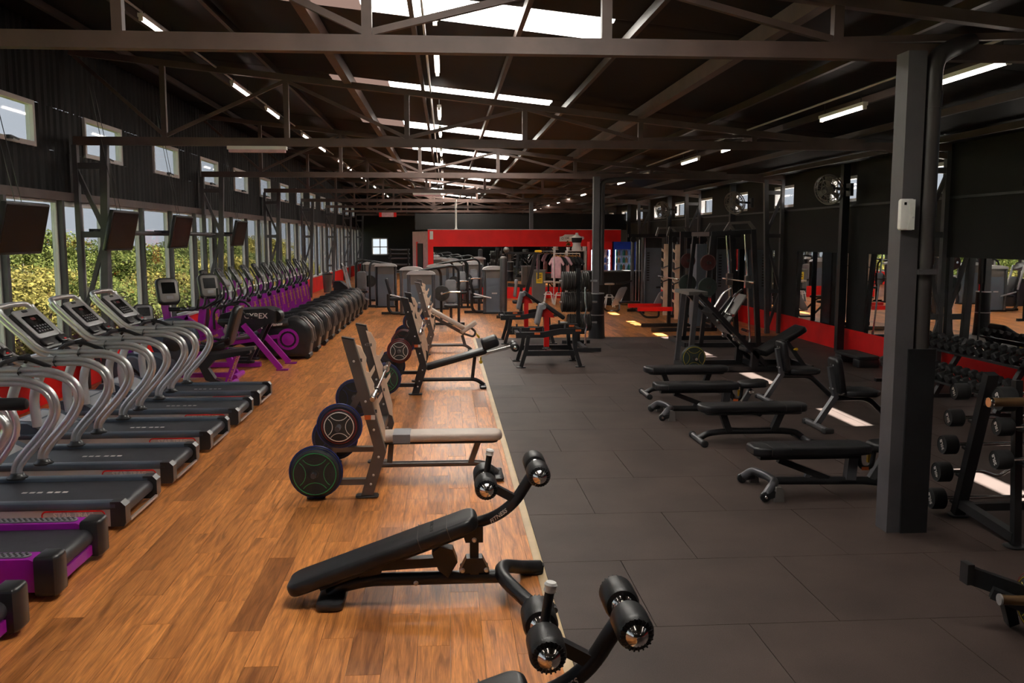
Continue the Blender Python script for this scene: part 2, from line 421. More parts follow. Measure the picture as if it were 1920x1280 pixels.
# ================================================================== the hall
XL, XR, Y0, Y1 = -5.45, 7.95, -4.0, 60.0
MATX0, MATY1 = .66, 20.5
ROOF = lambda x: 4.55 - .105 * x
TRUSS_Y = [6.95 + 7.05 * k for k in range(-1, 8)]

# floor: slab, oak planks, trim strip, rubber tiles
floor = MB().box(XL - .2, XR + .2, Y0 - .2, Y1 + .2, -.3, -.02).build('floor', 'concrete', smooth=0)
floor['kind'] = 'structure'
PW, PL = .182, 1.22
def plank_spans():
    out = []
    x = XL; c = 0
    while x < XR - .01:
        x1 = min(x + PW, XR)
        if x < MATX0 - .06 < x1: x1 = MATX0 - .06
        inmat = x >= MATX0 - .061
        ys = MATY1 if inmat else Y0
        off = ((c * 37) % 100) / 100 * PL
        y = ys - (off if not inmat else (off if off < PL else 0))
        while y < Y1:
            a, b = max(y, ys), min(y + PL, Y1)
            if b - a > .03: out.append((x, x1, a, b))
            y += PL
        x = x1; c += 1
    return out
spans = plank_spans()
full = MB().box(-PW / 2 + .001, PW / 2 - .001, -PL / 2 + .001, PL / 2 - .001, -.018, -.003).mesh('plank', 'wood', 0)
def plank_view(s):
    x, y = (s[0] + s[1]) / 2, (s[2] + s[3]) / 2
    d = V((x, y, -CAMH)); f = d.dot(FW)
    if f < 1: return 0
    px, py = 960 + FPX * d.dot(RT) / f, 640 - FPX * d.dot(UP) / f
    if not (-60 < px < 1980 and py < 1340): return 0
    return 1 / f ** 2
spans.sort(key=plank_view, reverse=True)
for s in spans[:300]:
    if s[1] - s[0] > PW - .004 and s[3] - s[2] > PL - .004:
        inst('plank', full, floor, ((s[0] + s[1]) / 2, (s[2] + s[3]) / 2, 0))
    else:
        cx_, cy_ = (s[0] + s[1]) / 2, (s[2] + s[3]) / 2
        hx, hy = (s[1] - s[0]) / 2 - .001, (s[3] - s[2]) / 2 - .001
        MB().box(-hx, hx, -hy, hy, -.018, -.003).build('plank', 'wood', floor, 0, (cx_, cy_, 0))
mb = MB()
for s in spans[300:]: mb.box(s[0] + .001, s[1] - .001, s[2] + .001, s[3] - .001, -.018, -.003)
o = mb.build('plank', 'wood', floor, 0); o['kind'] = 'stuff'
mb = MB().prism([(MATX0 - .06, -.02), (MATX0 - .001, -.02), (MATX0 - .001, .004), (MATX0 - .012, .006), (MATX0 - .05, .002), (MATX0 - .06, -.002)], 'y', Y0, MATY1)
mb.build('edge_trim', 'tile_trim', floor, 20)
TW = 1.1
tfull = MB().box(-TW / 2 + .0025, TW / 2 - .0025, -TW / 2 + .0025, TW / 2 - .0025, -.02, 0).mesh('rubber_tile', 'mat', 0)
row = 0; y = 5.02 - TW * 8
while y < MATY1 - .01:
    ya, yb = y, min(y + TW, MATY1)
    x = MATX0 - (TW / 2 if row % 2 == 0 else 0)
    while x < XR:
        xa, xb = max(x, MATX0), min(x + TW, XR)
        if xb - xa > .02:
            if xb - xa > TW - .01 and yb - ya > TW - .01: inst('rubber_tile', tfull, floor, ((xa + xb) / 2, (ya + yb) / 2, 0))
            else:
                hx, hy = (xb - xa) / 2 - .0025, (yb - ya) / 2 - .0025
                MB().box(-hx, hx, -hy, hy, -.02, 0).build('rubber_tile', 'mat', floor, 0, ((xa + xb) / 2, (ya + yb) / 2, 0))
        x += TW
    y += TW; row += 1

# corrugated roof with fibreglass skylight sheets
SKY = [4.3, 9.15, 14.35, 19.25, 24.15, 29.05, 33.95, 38.85, 43.75, 48.65]
SKW, SX0, SX1, SXD = .92, -.85, 1.68, -1.75
def roof_strip(mb, xa, xb, ya, yb, step=.085, dz=0):
    n = max(1, round((yb - ya) / step)); vs = []; fs = []
    for i in range(n + 1):
        y = ya + (yb - ya) * i / n; c = .018 * math.cos(2 * PI * y / .17) + dz
        vs += [(xa, y, ROOF(xa) + c), (xb, y, ROOF(xb) + c)]
    for i in range(n): fs.append((2 * i, 2 * i + 1, 2 * i + 3, 2 * i + 2))
    mb.add(vs, fs)
mb = MB(); y = Y0 - .3
for s in SKY + [None]:
    e = s if s else Y1 + .3
    roof_strip(mb, XL - .3, XR + .3, y, e)
    if s:
        roof_strip(mb, XL - .3, SXD, s, s + SKW); roof_strip(mb, SX1, XR + .3, s, s + SKW); y = s + SKW
ceil = mb.build('ceiling', 'roof_sheet', None, 80); ceil['kind'] = 'structure'
for s in SKY:
    w = struct('skylight', ceil)
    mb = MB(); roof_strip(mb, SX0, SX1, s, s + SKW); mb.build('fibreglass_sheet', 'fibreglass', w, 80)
    mb = MB(); roof_strip(mb, SXD, SX0, s, s + SKW); mb.build('fibreglass_sheet', 'fibreglass_dark', w, 80)
for k in range(-4, 9):
    x = -1.42 + 1.1 * k
    if not XL + .1 < x < XR - .1: continue
    big = k in (0, 4)
    w, h = (.11, .16) if big else (.05, .09)
    MB().box(x - w / 2, x + w / 2, Y0, Y1, ROOF(x) - .03 - h, ROOF(x) - .03).build('purlin', 'truss_steel' if big else 'purlin_steel', ceil, 0)

# roof trusses
VX = [-.56 + 1.77 * k for k in range(-2, 5)]
for ty in TRUSS_Y:
    if ty < Y0: continue
    tr_ = struct('roof_truss')
    MB().box(XL + .05, XR - .05, ty - .05, ty + .05, 3.6, 3.72).build('bottom_chord', 'truss_steel', tr_, 0)
    tz = lambda x: ROOF(x) - .16
    MB().path([(XL + .05, ty, tz(XL) - .04), (XR - .05, ty, tz(XR) - .04)], .09, .09).build('top_chord', 'truss_steel', tr_, 0)
    for i, x in enumerate(VX):
        MB().bar((x, ty, 3.72), (x, ty, tz(x) - .06), .075, .075).build('upright_strut', 'truss_steel', tr_, 0)
    for a, b in ((-.56, -2.33), (-.56, 1.21), (2.98, 1.21), (2.98, 4.75), (-4.1, -2.33), (6.52, 4.75), (-4.1, -5.35)):
        MB().bar((a, ty + .01, 3.74), (b, ty + .01, tz(b) - .08), .05, .05, (0, 1, 0)).build('diagonal_strut', 'truss_steel', tr_, 0)
    # tapered laced column at the left wall, and at the right wall
    for side, (xo, xi_top, xi_bot) in (('left', (XL + .06, -4.97, -5.12)), ('right', (XR - .08, 7.46, 7.6))):
        c = struct('column')
        MB().bar((xo, ty, 0), (xo, ty, 3.6), .07, .10, (0, 1, 0)).build('outer_leg', 'dark_post', c, 0)
        MB().bar((xi_bot, ty, 0), (xi_top, ty, 3.6), .10, .10, (0, 1, 0)).build('inner_leg', 'dark_post', c, 0)
        xi = lambda z: xi_bot + (xi_top - xi_bot) * z / 3.6
        for z in (1.0, 2.3, 3.3):
            MB().bar((xo, ty, z), (xi(z), ty, z), .06, .09).build('tie', 'dark_post', c, 0)
        for za, zb in ((2.35, 3.25), (2.25, 1.05), (.1, .95)):
            MB().bar((xi(za), ty, za), (xo, ty, zb), .05, .06).build('brace', 'dark_post', c, 0)
for ty in [TRUSS_Y[k] + 3.5 for k in range(2, 7)]:
    c = struct('column'); MB().box(7.72, 7.86, ty - .07, ty + .07, 0, ROOF(7.8) - .05).build('post', 'black_steel', c, 0)

# left wall: red wainscot, window band, corrugated cladding with clerestory windows
wl = struct('wall_left')
MB().box(XL - .18, XL, Y0, Y1, 0, .62).build('wainscot', 'red_wall', wl, 0)
MB().box(XL - .16, XL + .05, Y0, Y1, .62, .66).build('sill', 'window_white', wl, 0)
MB().box(XL - .16, XL + .03, Y0, Y1, 2.78, 2.9).build('head_beam', 'truss_steel', wl, 0)
CLW = [(12.89 + 3.32 * k - 1.62, 12.89 + 3.32 * k) for k in range(-4, 14)]
def ribbed(mb, X, ya, yb, z0, z1, sgn, pitch=.2):
    n = max(2, int((yb - ya) / (pitch / 4))); vs = []; fs = []
    for i in range(n + 1):
        y = ya + (yb - ya) * i / n; ph = (y / pitch) % 1; d = .02 if ph < .3 else 0
        vs += [(X + sgn * d, y, z0), (X + sgn * d, y, z1)]
    for i in range(n): fs.append((2 * i, 2 * i + 1, 2 * i + 3, 2 * i + 2))
    mb.add(vs, fs)
mb = MB(); zt = ROOF(XL) + .05
ribbed(mb, XL - .05, Y0, Y1, 2.9, 3.47, 1)
ribbed(mb, XL - .05, Y0, Y1, 4.07, zt, 1)
y = Y0
for a, b in CLW + [(Y1, Y1)]:
    if a - y > .05: ribbed(mb, XL - .05, y, a, 3.47, 4.07, 1)
    y = b
mb.build('cladding', 'roof_sheet', wl, 0)
NW = [0]
def window(X, ya, yb, z0, z1, sgn, fw=.055, depth=.08, mk='window_white', split=0, handle=True):
    NW[0] += 1
    w = struct('window_%d' % NW[0])
    f = MB(); xa, xb = X - depth / 2, X + depth / 2
    f.box(xa, xb, ya, ya + fw, z0, z1).box(xa, xb, yb - fw, yb, z0, z1).box(xa, xb, ya + fw, yb - fw, z0, z0 + fw).box(xa, xb, ya + fw, yb - fw, z1 - fw, z1)
    for k in range(split):
        yy = ya + (yb - ya) * (k + 1) / (split + 1); f.box(xa, xb, yy - fw / 2, yy + fw / 2, z0 + fw, z1 - fw)
    f.build('window_frame', mk, w, 0)
    for k in range(split + 1):
        a = ya + (yb - ya) * k / (split + 1) + fw * .6; b = ya + (yb - ya) * (k + 1) / (split + 1) - fw * .6
        MB().box(X - .004, X + .004, a, b, z0 + fw * .8, z1 - fw * .8).build('pane', 'tinted_glass', w, 0)
    if handle:
        yh = (ya + yb) / 2
        MB().box(X + sgn * .04, X + sgn * .09, yh - .05, yh + .05, z0 + fw * .3, z0 + fw * 1.1).bar((X + sgn * .08, yh, z0 + fw), (X + sgn * .13, yh + .12, z0 + fw * .4), .02).build('handle', 'black_plastic', w, 0)
    return w
for a, b in CLW: window(XL - .06, a, b, 3.47, 4.07, 1, .06, .1)
MUL = [13.52 + 1.735 * k for k in range(-10, 27)]
for i, a in enumerate(MUL[:-1]):
    b = MUL[i + 1]
    casement = i % 4 == 2
    w = window(XL - .07, a + .04, b - .04, .66, 2.78, 1, .075 if casement else .035, .07, 'window_white', 1 if casement else 0, False)
    if casement:
        MB().box(XL - .03, XL + .0, (a + b) / 2 + .03, (a + b) / 2 + .05, 1.35, 1.5).build('handle', 'white', w, 0)
for i, a in enumerate(MUL):
    m_ = MB().box(XL - .12, XL + .04, a - .04, a + .04, .66, 2.78)
    m_.build('mullion', 'dark_post', wl, 0)
# right wall: red strip, mirrors, black boards, clerestory windows
wr = struct('wall_right')
MB().box(XR, XR + .2, Y0, Y1, 0, .46).build('wainscot', 'red_wall', wr, 0)
RW = [(14.12 + 3.22 * k, 14.12 + 3.22 * k + 1.3) for k in range(-4, 14)]
mb = MB().box(XR, XR + .2, Y0, Y1, .46, 2.96)
mb.box(XR, XR + .2, Y0, Y1, 3.46, ROOF(XR) + .1)
y = Y0
for a, b in RW + [(Y1, Y1)]:
    mb.box(XR, XR + .2, y, a, 2.96, 3.46); y = b
mb.build('board', 'black_wall', wr, 0)
MB().box(XR - .03, XR, Y0, Y1, 2.86, 2.9).build('ledge', 'black_steel', wr, 0)
for a, b in RW: window(XR + .08, a, b, 2.96, 3.46, -1, .06, .12, 'window_white', 0, False)
for ya, yb, lb in ((11.2, 13.0, 'behind the dumbbell rack'), (13.05, 14.85, 'at the end of the dumbbell rack'), (15.0, 16.75, 'beside the step platform'), (17.55, 18.75, 'behind the smith machine front post'),
                   (18.8, 20.2, 'behind the smith machine bar'), (21.6, 23.5, 'behind the squat rack'), (23.55, 25.4, 'behind the cable stations'), (25.9, 28, 'between cable stations and counter')):
    tag(MB().box(XR - .015, XR - .002, ya, yb, .46, 1.95).build('wall_mirror', 'mirror', None, 0), 'tall frameless wall mirror ' + lb, 'mirror', 'wall mirrors along the red strip')
# end walls
we = struct('wall_back')
mb = MB().box(XL - .2, -4.75, Y1, Y1 + .2, 0, 5.3).box(-3.72, XR + .2, Y1, Y1 + .2, 0, 5.2).box(-4.75, -3.72, Y1, Y1 + .2, 0, 1.15).box(-4.75, -3.72, Y1, Y1 + .2, 2.25, 5.3)
mb.build('board', 'black_wall', we, 0)
NW[0] += 1; w = struct('window_%d' % NW[0])
mb = MB().box(-4.75, -4.68, Y1 - .03, Y1 + .1, 1.15, 2.25).box(-3.79, -3.72, Y1 - .03, Y1 + .1, 1.15, 2.25).box(-4.75, -3.72, Y1 - .03, Y1 + .1, 1.15, 1.22).box(-4.75, -3.72, Y1 - .03, Y1 + .1, 2.18, 2.25)
mb.box(-4.26, -4.2, Y1 - .03, Y1 + .1, 1.2, 2.2).box(-4.7, -3.75, Y1 - .03, Y1 + .1, 1.64, 1.7).build('window_frame', 'window_white', w, 0)
for a, b in ((-4.68, -4.26), (-4.2, -3.79)):
    for c, d in ((1.22, 1.64), (1.7, 2.18)): MB().box(a, b, Y1 + .03, Y1 + .04, c, d).build('pane', 'glass', w, 0)
# wall behind the camera
wf = struct('wall_front')
MB().box(XL - .2, XR + .2, Y0 - .2, Y0, 0, 5.3).build('board', 'black_wall', wf, 0)
# interior columns with down-pipes
def interior_column(x, y, pipe, label):
    c = struct('column'); c.location = (x, y, 0)
    zt = 3.6
    MB().box(-.08, .06, -.09, -.06, 0, zt).box(-.08, .06, .06, .09, 0, zt).box(-.08, -.05, -.06, .06, 0, zt).build('steel_channel', 'dark_post', c, 0)
    if pipe:
        MB().tube([(.145, -.02, 1.4), (.145, -.02, zt - .05), (.33, .12, zt + .05), (.6, .3, zt + .15)], .068, 16, .16, 5).build('down_pipe', 'pipe_brown', c, 30)
        for z in (2.05, 2.4, 3.2): MB().cyl((.145, -.02, z), (.145, -.02, z + .12), .074, n=16).build('pipe_collar', 'pipe_brown', c, 30)
        MB().box(.06, .2, -.12, .05, 1.98, 2.02).build('pipe_strap', 'dark_post', c, 0)
        MB().box(.02, .23, -.11, .1, 0, 1.42).build('pipe_casing', 'black_steel', c, 0)
    return c
interior_column(3.44, 6.66, True, '')
c = interior_column(3.37, 20.35, False, '')
MB().tube([(.12, 0, 1.2), (.12, 0, 3.5), (.8, 0, 3.55)], .06, 14, .12).build('down_pipe', 'pipe_brown', c, 30)
MB().lathe([(.20, 0), (.185, .05), (.165, .5), (.16, .98), (.16, 1.0)], (.03, 0, 0), n=20).build('padded_wrap', 'black_vinyl', c, 40)
MB().lathe([(.165, 0), (.165, .02)], (.03, 0, 1.0), n=20).lathe([(.175, 0), (.175, .02)], (.03, 0, .52), n=20).build('wrap_band', 'silver', c, 40)
c = interior_column(3.3, 35.1, False, '')
# ================================================================== cardio machines along the windows
def frame3(u, v, org):
    u = V(u).normalized(); v = V(v).normalized(); n = u.cross(v)
    return Matrix(((u.x, v.x, n.x, org[0]), (u.y, v.y, n.y, org[1]), (u.z, v.z, n.z, org[2]), (0, 0, 0, 1)))
def offset_path(pts, d):
    out = []
    for i, p in enumerate(pts):
        a = V(pts[max(i - 1, 0)]); b = V(pts[min(i + 1, len(pts) - 1)]); t = (b - a); n = V((-t.y, t.x)).normalized()
        out.append((p[0] + n.x * d, p[1] + n.y * d))
    return out
def smooth2(pts, n=6):
    out = []
    P = [V((p[0], p[1], 0)) for p in pts]; P = [P[0]] + P + [P[-1]]
    for i in range(1, len(P) - 2):
        for j in range(n):
            t = j / n; a, b, c, d = P[i - 1], P[i], P[i + 1], P[i + 2]
            q = .5 * ((2 * b) + (c - a) * t + (2 * a - 5 * b + 4 * c - d) * t * t + (3 * b - a - 3 * c + d) * t ** 3)
            out.append((q.x, q.y))
    out.append((pts[-1][0], pts[-1][1])); return out

def silver_treadmill():
    t = thing('treadmill', 'silver treadmill', 'treadmill')
    for s in (-1, 1):
        r = MB().prism([(-2.0, .03), (-.05, .03), (-.02, .05), (-.02, .165), (-2.0, .165)], 'y', s * .43, s * .36).build('side_panel', 'silver_paint', t, 30)
        MB().pad(rrect(2.0, .11, .03, 3), .06, .015, 2, T(-1.03, s * .385, .162)).build('foot_rail', 'hood_blue', t)
        MB().prism([(-.10, .03), (0, .03), (.015, .06), (.015, .19), (-.02, .225), (-.10, .225)], 'y', s * .44, s * .33).build('end_cap', 'black_plastic', t, 30)
        text('STAR TRAC', .058, 'ring_white', r, (-.38, s * .432, .124), (-s, 0, 0) if s > 0 else (1, 0, 0), (0, 0, 1))
        b = MB(); yy = s * .4315
        b.tube([(-.60, yy, .092), (-.16, yy, .092), (-.14, yy, .123), (-.16, yy, .155), (-.60, yy, .155), (-.62, yy, .123), (-.60, yy, .092)], .006, 6, .02, 3).build('badge_outline', 'red_paint', r)
    bl = MB().prism([(-1.9, .09)] + [(-.07 + .055 * math.sin(a), .135 - .055 * math.cos(a)) for a in [i * PI / 8 for i in range(9)]] + [(-1.9, .19)], 'y', -.33, .33).build('belt', 'belt', t, 40)
    for k in range(6): MB().box(-.95 + .06 * k + (.02 if k > 2 else 0), -.91 + .06 * k + (.02 if k > 2 else 0), -.02, .02, .1905, .1912).build('belt_mark', 'ring_white', bl, 0)
    MB().box(.0, .02, -.33, .33, .045, .065).build('rear_bar', 'silver', t, 0)
    MB().box(-1.9, -.1, -.34, .34, .03, .085).build('deck', 'black_steel', t, 0)
    MB().prism([(-2.12, .03), (-1.5, .03), (-1.46, .18), (-1.6, .20), (-1.85, .33), (-2.05, .34), (-2.12, .26)], 'y', -.42, .42).build('motor_hood', 'hood_blue', t, 40)
    MB().prism([(-2.0, .345), (-1.86, .335), (-1.62, .212), (-1.64, .2), (-2.0, .32)], 'y', -.3, .3).build('hood_trim', 'silver_paint', t, 40)
    prof = smooth2([(-1.15, .2), (-1.15, .30), (-1.09, .40), (-.90, .62), (-.81, .80), (-.86, .96), (-1.03, 1.045), (-1.25, 1.055), (-1.55, 1.055), (-1.70, 1.09), (-1.86, 1.24), (-2.05, 1.43), (-2.10, 1.50)], 5)
    for s in (-1, 1):
        h = MB()
        for d in (-.022, .022):
            q = offset_path(prof, d); h.tube([(x, s * .37, z) for x, z in q], .0255, 10)
        h = h.build('handrail', 'silver', t, 50)
        MB().lathe([(.085, 0), (.085, .015), (.06, .03), (.05, .05)], (-1.15, s * .37, .215), n=18).build('foot_collar', 'black_plastic', t)
        MB().cyl((-1.30, s * .37 - .055, 1.055), (-1.30, s * .37 + .055, 1.055), .012, n=8).torus((-1.3, s * .37, 1.055), (1, 0, 0), .05, .006, 16, 5).build('clamp', 'black_plastic', h)
        MB().tube([(-1.75, s * .41, .3), (-1.78, s * .41, .62), (-1.68, s * .40, .88), (-1.56, s * .38, 1.03)], .05, 10, .15).build('front_upright', 'silver_paint', t)
    MB().tube([(-2.08, -.37, 1.48), (-2.13, -.33, 1.53), (-2.14, 0, 1.54), (-2.13, .33, 1.53), (-2.08, .37, 1.48)], .03, 10, .06).build('console_top_bar', 'silver', t)
    F = frame3((0, 1, 0), (-.70, 0, .71), (-1.66, 0, 1.10))
    c = MB().pad(rrect(.64, .52, .07, 4, 0, .26), .05, .018, 2, F @ T(0, 0, -.05)).build('console', 'black_plastic', t)
    MB().pad(rrect(.52, .40, .05, 4, 0, .33), .018, .008, 2, F).build('bezel', 'silver_paint', c)
    MB().pad(rrect(.38, .25, .015, 3, 0, .31), .012, .004, 2, F @ T(0, 0, .012)).build('screen', 'screen', c)
    k = MB()
    for i in range(5):
        for j in range(3): k.pad(rrect(.035, .02, .006, 2, -.13 + .065 * i, .215 + .035 * j), .004, .001, 1, F @ T(0, 0, .0235))
    k.build('keypad', 'grey_vinyl', c)['kind'] = 'stuff'
    MB().pad(rrect(.10, .035, .008, 2, .0, .385), .004, .001, 1, F @ T(0, 0, .0235)).build('red_display', 'ring_red', c)
    MB().pad(rrect(.12, .03, .01, 2, 0, .50), .012, .003, 1, F @ T(0, 0, .012)).build('grille', 'black_plastic', c)
    for s in (-1, 1): MB().pad(rrect(.2, .09, .03, 3, s * .2, .07), .03, .01, 2, F @ T(0, 0, .005)).build('tray', 'black_plastic', c)
    MB().pad(rrect(.05, .02, .004, 2, .2, .05), .004, .001, 1, F @ T(0, 0, .035)).build('label', 'red_paint', c)
    MB().tube([(-1.62, .0, 1.12), (-1.42, 0, 1.14), (-1.2, .0, 1.05)], .022, 8, .08).tube([(-1.56, -.3, 1.06), (-1.5, -.27, 1.13), (-1.5, .27, 1.13), (-1.56, .3, 1.06)], .022, 8, .06).build('grip_bar', 'black_plastic', t)
    return t
tm = silver_treadmill()
tms = [(7.5, 'silver treadmill beside the purple treadmills'), (8.75, 'silver treadmill two along from the purple treadmill'), (10.08, 'middle one of the five silver treadmills'),
       (11.38, 'silver treadmill one before the recumbent bike end of the row'), (12.64, 'silver treadmill next to the recumbent bike')]
for i, (y, lab) in enumerate(tms):
    o = tm if i == 0 else copy_tree(tm)
    o.location = (-2.5, y, 0); o['label'] = lab; o['group'] = 'silver treadmills facing the windows'

def purple_treadmill():
    t = thing('treadmill', '', 'treadmill')
    for s in (-1, 1):
        MB().prism([(-2.0, .06), (-.12, .06), (-.10, .10), (-.10, .24), (-.16, .27), (-2.0, .27)], 'y', s * .44, s * .29).build('side_panel', 'purple', t, 30)
        g = MB().pad(rrect(1.55, .09, .044, 5), .012, .004, 1, T(-.95, s * .365, .268)).build('grip_strip', 'grey_vinyl', t)
        d = MB()
        for i in range(40):
            for j in range(3): d.cyl((-1.66 + .037 * i + (.018 if j % 2 else 0), s * .365 + .026 * (j - 1), .279), (-1.66 + .037 * i + (.018 if j % 2 else 0), s * .365 + .026 * (j - 1), .284), .009, n=6)
        d.build('grip_stud', 'black_plastic', g, 0)['kind'] = 'stuff'
        MB().pad([(-.13, -.09), (-.01, -.09), (.01, -.06), (.01, .06), (-.01, .09), (-.13, .09)], .26, .025, 3, T(0, s * .36, .03)).build('end_cap', 'black_plastic', t)
        MB().tube([(-1.1, s * .40, .25), (-1.05, s * .40, .5), (-.72, s * .40, .78), (-.62, s * .40, .93), (-.7, s * .40, 1.04), (-.95, s * .4, 1.07), (-1.5, s * .40, 1.1), (-1.85, s * .36, 1.35)], .035, 10, .2, 6).build('handrail', 'silver', t, 50)
        MB().lathe([(.03, 0), (.045, .02), (.045, .26), (.035, .29), (.01, .3)], (-.78, s * .40, 1.1), (1, 0, 0), 14).build('grip', 'foam', t)
    MB().prism([(-1.9, .12)] + [(-.1 + .06 * math.sin(a), .17 - .06 * math.cos(a)) for a in [i * PI / 8 for i in range(9)]] + [(-1.9, .23)], 'y', -.285, .285).build('belt', 'belt', t, 40)
    MB().box(-.16, -.05, -.29, .29, .05, .12).build('rear_cover', 'purple', t, 0)
    MB().prism([(-2.15, .04), (-1.7, .04), (-1.66, .25), (-1.8, .38), (-2.1, .42), (-2.15, .3)], 'y', -.44, .44).build('motor_hood', 'purple', t, 40)
    F = frame3((0, 1, 0), (-.6, 0, .8), (-1.8, 0, 1.2))
    c = MB().pad(rrect(.7, .45, .07, 4, 0, .2), .07, .02, 2, F).build('console', 'black_plastic', t)
    MB().pad(rrect(.4, .25, .02, 3, 0, .22), .01, .003, 1, F @ T(0, 0, .065)).build('screen', 'screen', c)
    return t
pt = purple_treadmill()
for i, y in enumerate((6.1, 4.84)):
    o = pt if i == 0 else copy_tree(pt)
    o.location = (-2.43, y, 0); o['group'] = 'purple treadmills'
    o['label'] = ('purple treadmill with studded grey grips beside the silver treadmill', 'purple treadmill at the end of the treadmill row')[i]

# recumbent bike
def bike_console(t, org, u, v, w=.34, h=.40, mk='shroud_cap'):
    F = frame3(u, v, org)
    c = MB().pad(rrect(w, h, .09, 5), .09, .03, 3, F @ T(0, 0, -.09)).build('console', 'black_plastic', t)
    MB().pad(rrect(w * .82, h * .84, .06, 5), .012, .006, 2, F).build('face', mk, c)
    MB().pad(rrect(w * .6, h * .42, .01, 2, 0, h * .1), .006, .002, 1, F @ T(0, 0, .009)).build('screen', 'screen', c)
    MB().pad(rrect(w * .3, h * .12, .01, 2, 0, -h * .25), .006, .002, 1, F @ T(0, 0, .009)).build('keypad', 'grey_vinyl', c)
    return c
t = thing('recumbent_bike', 'black recumbent exercise bike with padded backrest and purple post', 'exercise bike', (-3.3, 13.95, 0))
h = MB().prism([(-1.75, .06), (-.85, .06), (-.75, .2), (-.82, .40), (-1.05, .52), (-1.4, .55), (-1.65, .48), (-1.8, .3)], 'y', -.16, .16).build('drive_housing', 'hood_blue', t, 30)
text('CYBEX', .07, 'ring_white', h, (-.98, -.163, .16), (1, 0, 0), (0, 0, 1))
MB().lathe([(.16, 0), (.17, .03), (.15, .05)], (-1.35, -.16, .35), (0, -1, 0), 24).build('crank_cover', 'shroud', t)
MB().cyl((-1.35, -.24, .35), (-1.35, .24, .35), .02).bar((-1.35, -.23, .35), (-1.2, -.23, .22), .03).bar((-1.35, .23, .35), (-1.5, .23, .48), .03).box(-1.27, -1.13, -.34, -.24, .19, .22).box(-1.57, -1.43, .24, .34, .47, .5).build('crank_and_pedals', 'black_steel', t, 30)
MB().tube([(-1.0, -.0, .04), (.12, -.0, .04)], .045, 10).tube([(-1.6, -.3, .04), (-1.6, .3, .04)], .045, 10).tube([(.05, -.32, .04), (.05, .32, .04)], .045, 10).build('base_tube', 'purple', t)
p = MB().bar((-.02, 0, .05), (.16, 0, .52), .10, .07, (1, 0, 0)).build('rear_post', 'purple', t, 0)
text("IT'S YOUR WORKOUT", .045, 'yellow', p, (.09, -.053, .29), (.36, 0, .93), (-.93, 0, .36))
MB().prism([(-.42, .35), (-.32, .12), (-.1, .04), (.02, .04), (-.18, .14), (-.28, .3), (-.18, .42), (.35, .52), (.35, .6), (-.3, .5)], 'y', -.07, .07).build('seat_carriage', 'black_plastic', t, 30)
MB().bar((-.35, .0, .52), (.42, 0, .60), .16, .05).build('seat_rail', 'grey_post', t, 0)
MB().pad(rrect(.42, .44, .12, 5), .09, .035, 3, T(-.2, 0, .58) @ RY(-.08)).build('seat', 'black_vinyl', t)
MB().pad(rrect(.44, .62, .14, 5), .10, .04, 3, frame3((0, 1, 0), (.28, 0, .96), (.06, 0, .96))).build('backrest', 'black_vinyl', t)
MB().tube([(.1, -.3, .78), (-.15, -.32, .68), (-.3, -.32, .72)], .02, 8, .05).tube([(.1, .3, .78), (-.15, .32, .68), (-.3, .32, .72)], .02, 8, .05).build('side_grips', 'black_steel', t)
MB().bar((-1.45, 0, .5), (-1.28, 0, 1.05), .09, .08, (1, 0, 0)).build('console_post', 'purple', t, 0)
bike_console(t, (-1.2, 0, 1.12), (.8, .6, 0), (-.18, .24, .95), .3, .32, 'grey_vinyl')

# upright bike with text on its purple frame
t = thing('upright_bike', 'purple upright exercise bike with bullhorn handlebar', 'exercise bike', (-3.6, 14.85, 0))
f = MB().bar((-.9, 0, .32), (.04, 0, .76), .10, .12).build('main_beam', 'purple', t, 0)
text('the judgement free zone', .085, 'yellow', f, (-.42, -.053, .545), (.95, 0, .44), (-.44, 0, .95))
MB().bar((-.72, 0, .30), (-.86, 0, 1.2), .10, .10, (1, 0, 0)).bar((-.55, 0, .98), (-.05, 0, .62), .08, .09).bar((-.80, 0, .95), (-.5, 0, 1.0), .08, .08).build('frame', 'purple', t, 0)
MB().tube([(-1.2, -.28, .05), (-1.2, .28, .05)], .05).tube([(.25, -.28, .05), (.25, .28, .05)], .05).bar((-1.2, 0, .06), (.25, 0, .06), .09, .07).bar((.0, 0, .62), (.22, 0, .06), .09, .09, (1, 0, 0)).build('base_tube', 'purple', t)
MB().lathe([(.30, 0), (.36, .03), (.38, .08), (.38, .14), (.36, .19), (.30, .22)], (-.72, -.11, .62), (0, 1, 0), 30).build('flywheel_housing', 'hood_blue', t)
MB().lathe([(.15, 0), (.16, .01), (.1, .03), (.03, .04)], (-.72, -.11, .62), (0, -1, 0), 24).build('crank_cover', 'plate_iron', t)
MB().tube([(-.86, -.0, 1.12), (-.55, 0, 1.12)], .035).tube([(-.62, 0, 1.12), (-.55, -.16, 1.12), (-.3, -.22, 1.13), (-.28, -.22, 1.3)], .02, 8, .08).tube([(-.62, 0, 1.12), (-.55, .16, 1.12), (-.3, .22, 1.13), (-.28, .22, 1.3)], .02, 8, .08).build('handlebar', 'black_plastic', t)
bike_console(t, (-.78, -.05, 1.42), (.8, .6, 0), (-.18, .24, .95), .36, .44)
MB().bar((.02, 0, .62), (.12, 0, .9), .06, .06, (1, 0, 0)).build('seat_post', 'chrome', t, 0)
MB().pad([(.18, -.14), (.22, .0), (.18, .14), (.02, .13), (-.14, .03), (-.14, -.03), (.02, -.13)], .08, .025, 3, T(.1, 0, .88)).build('saddle', 'black_vinyl', t)

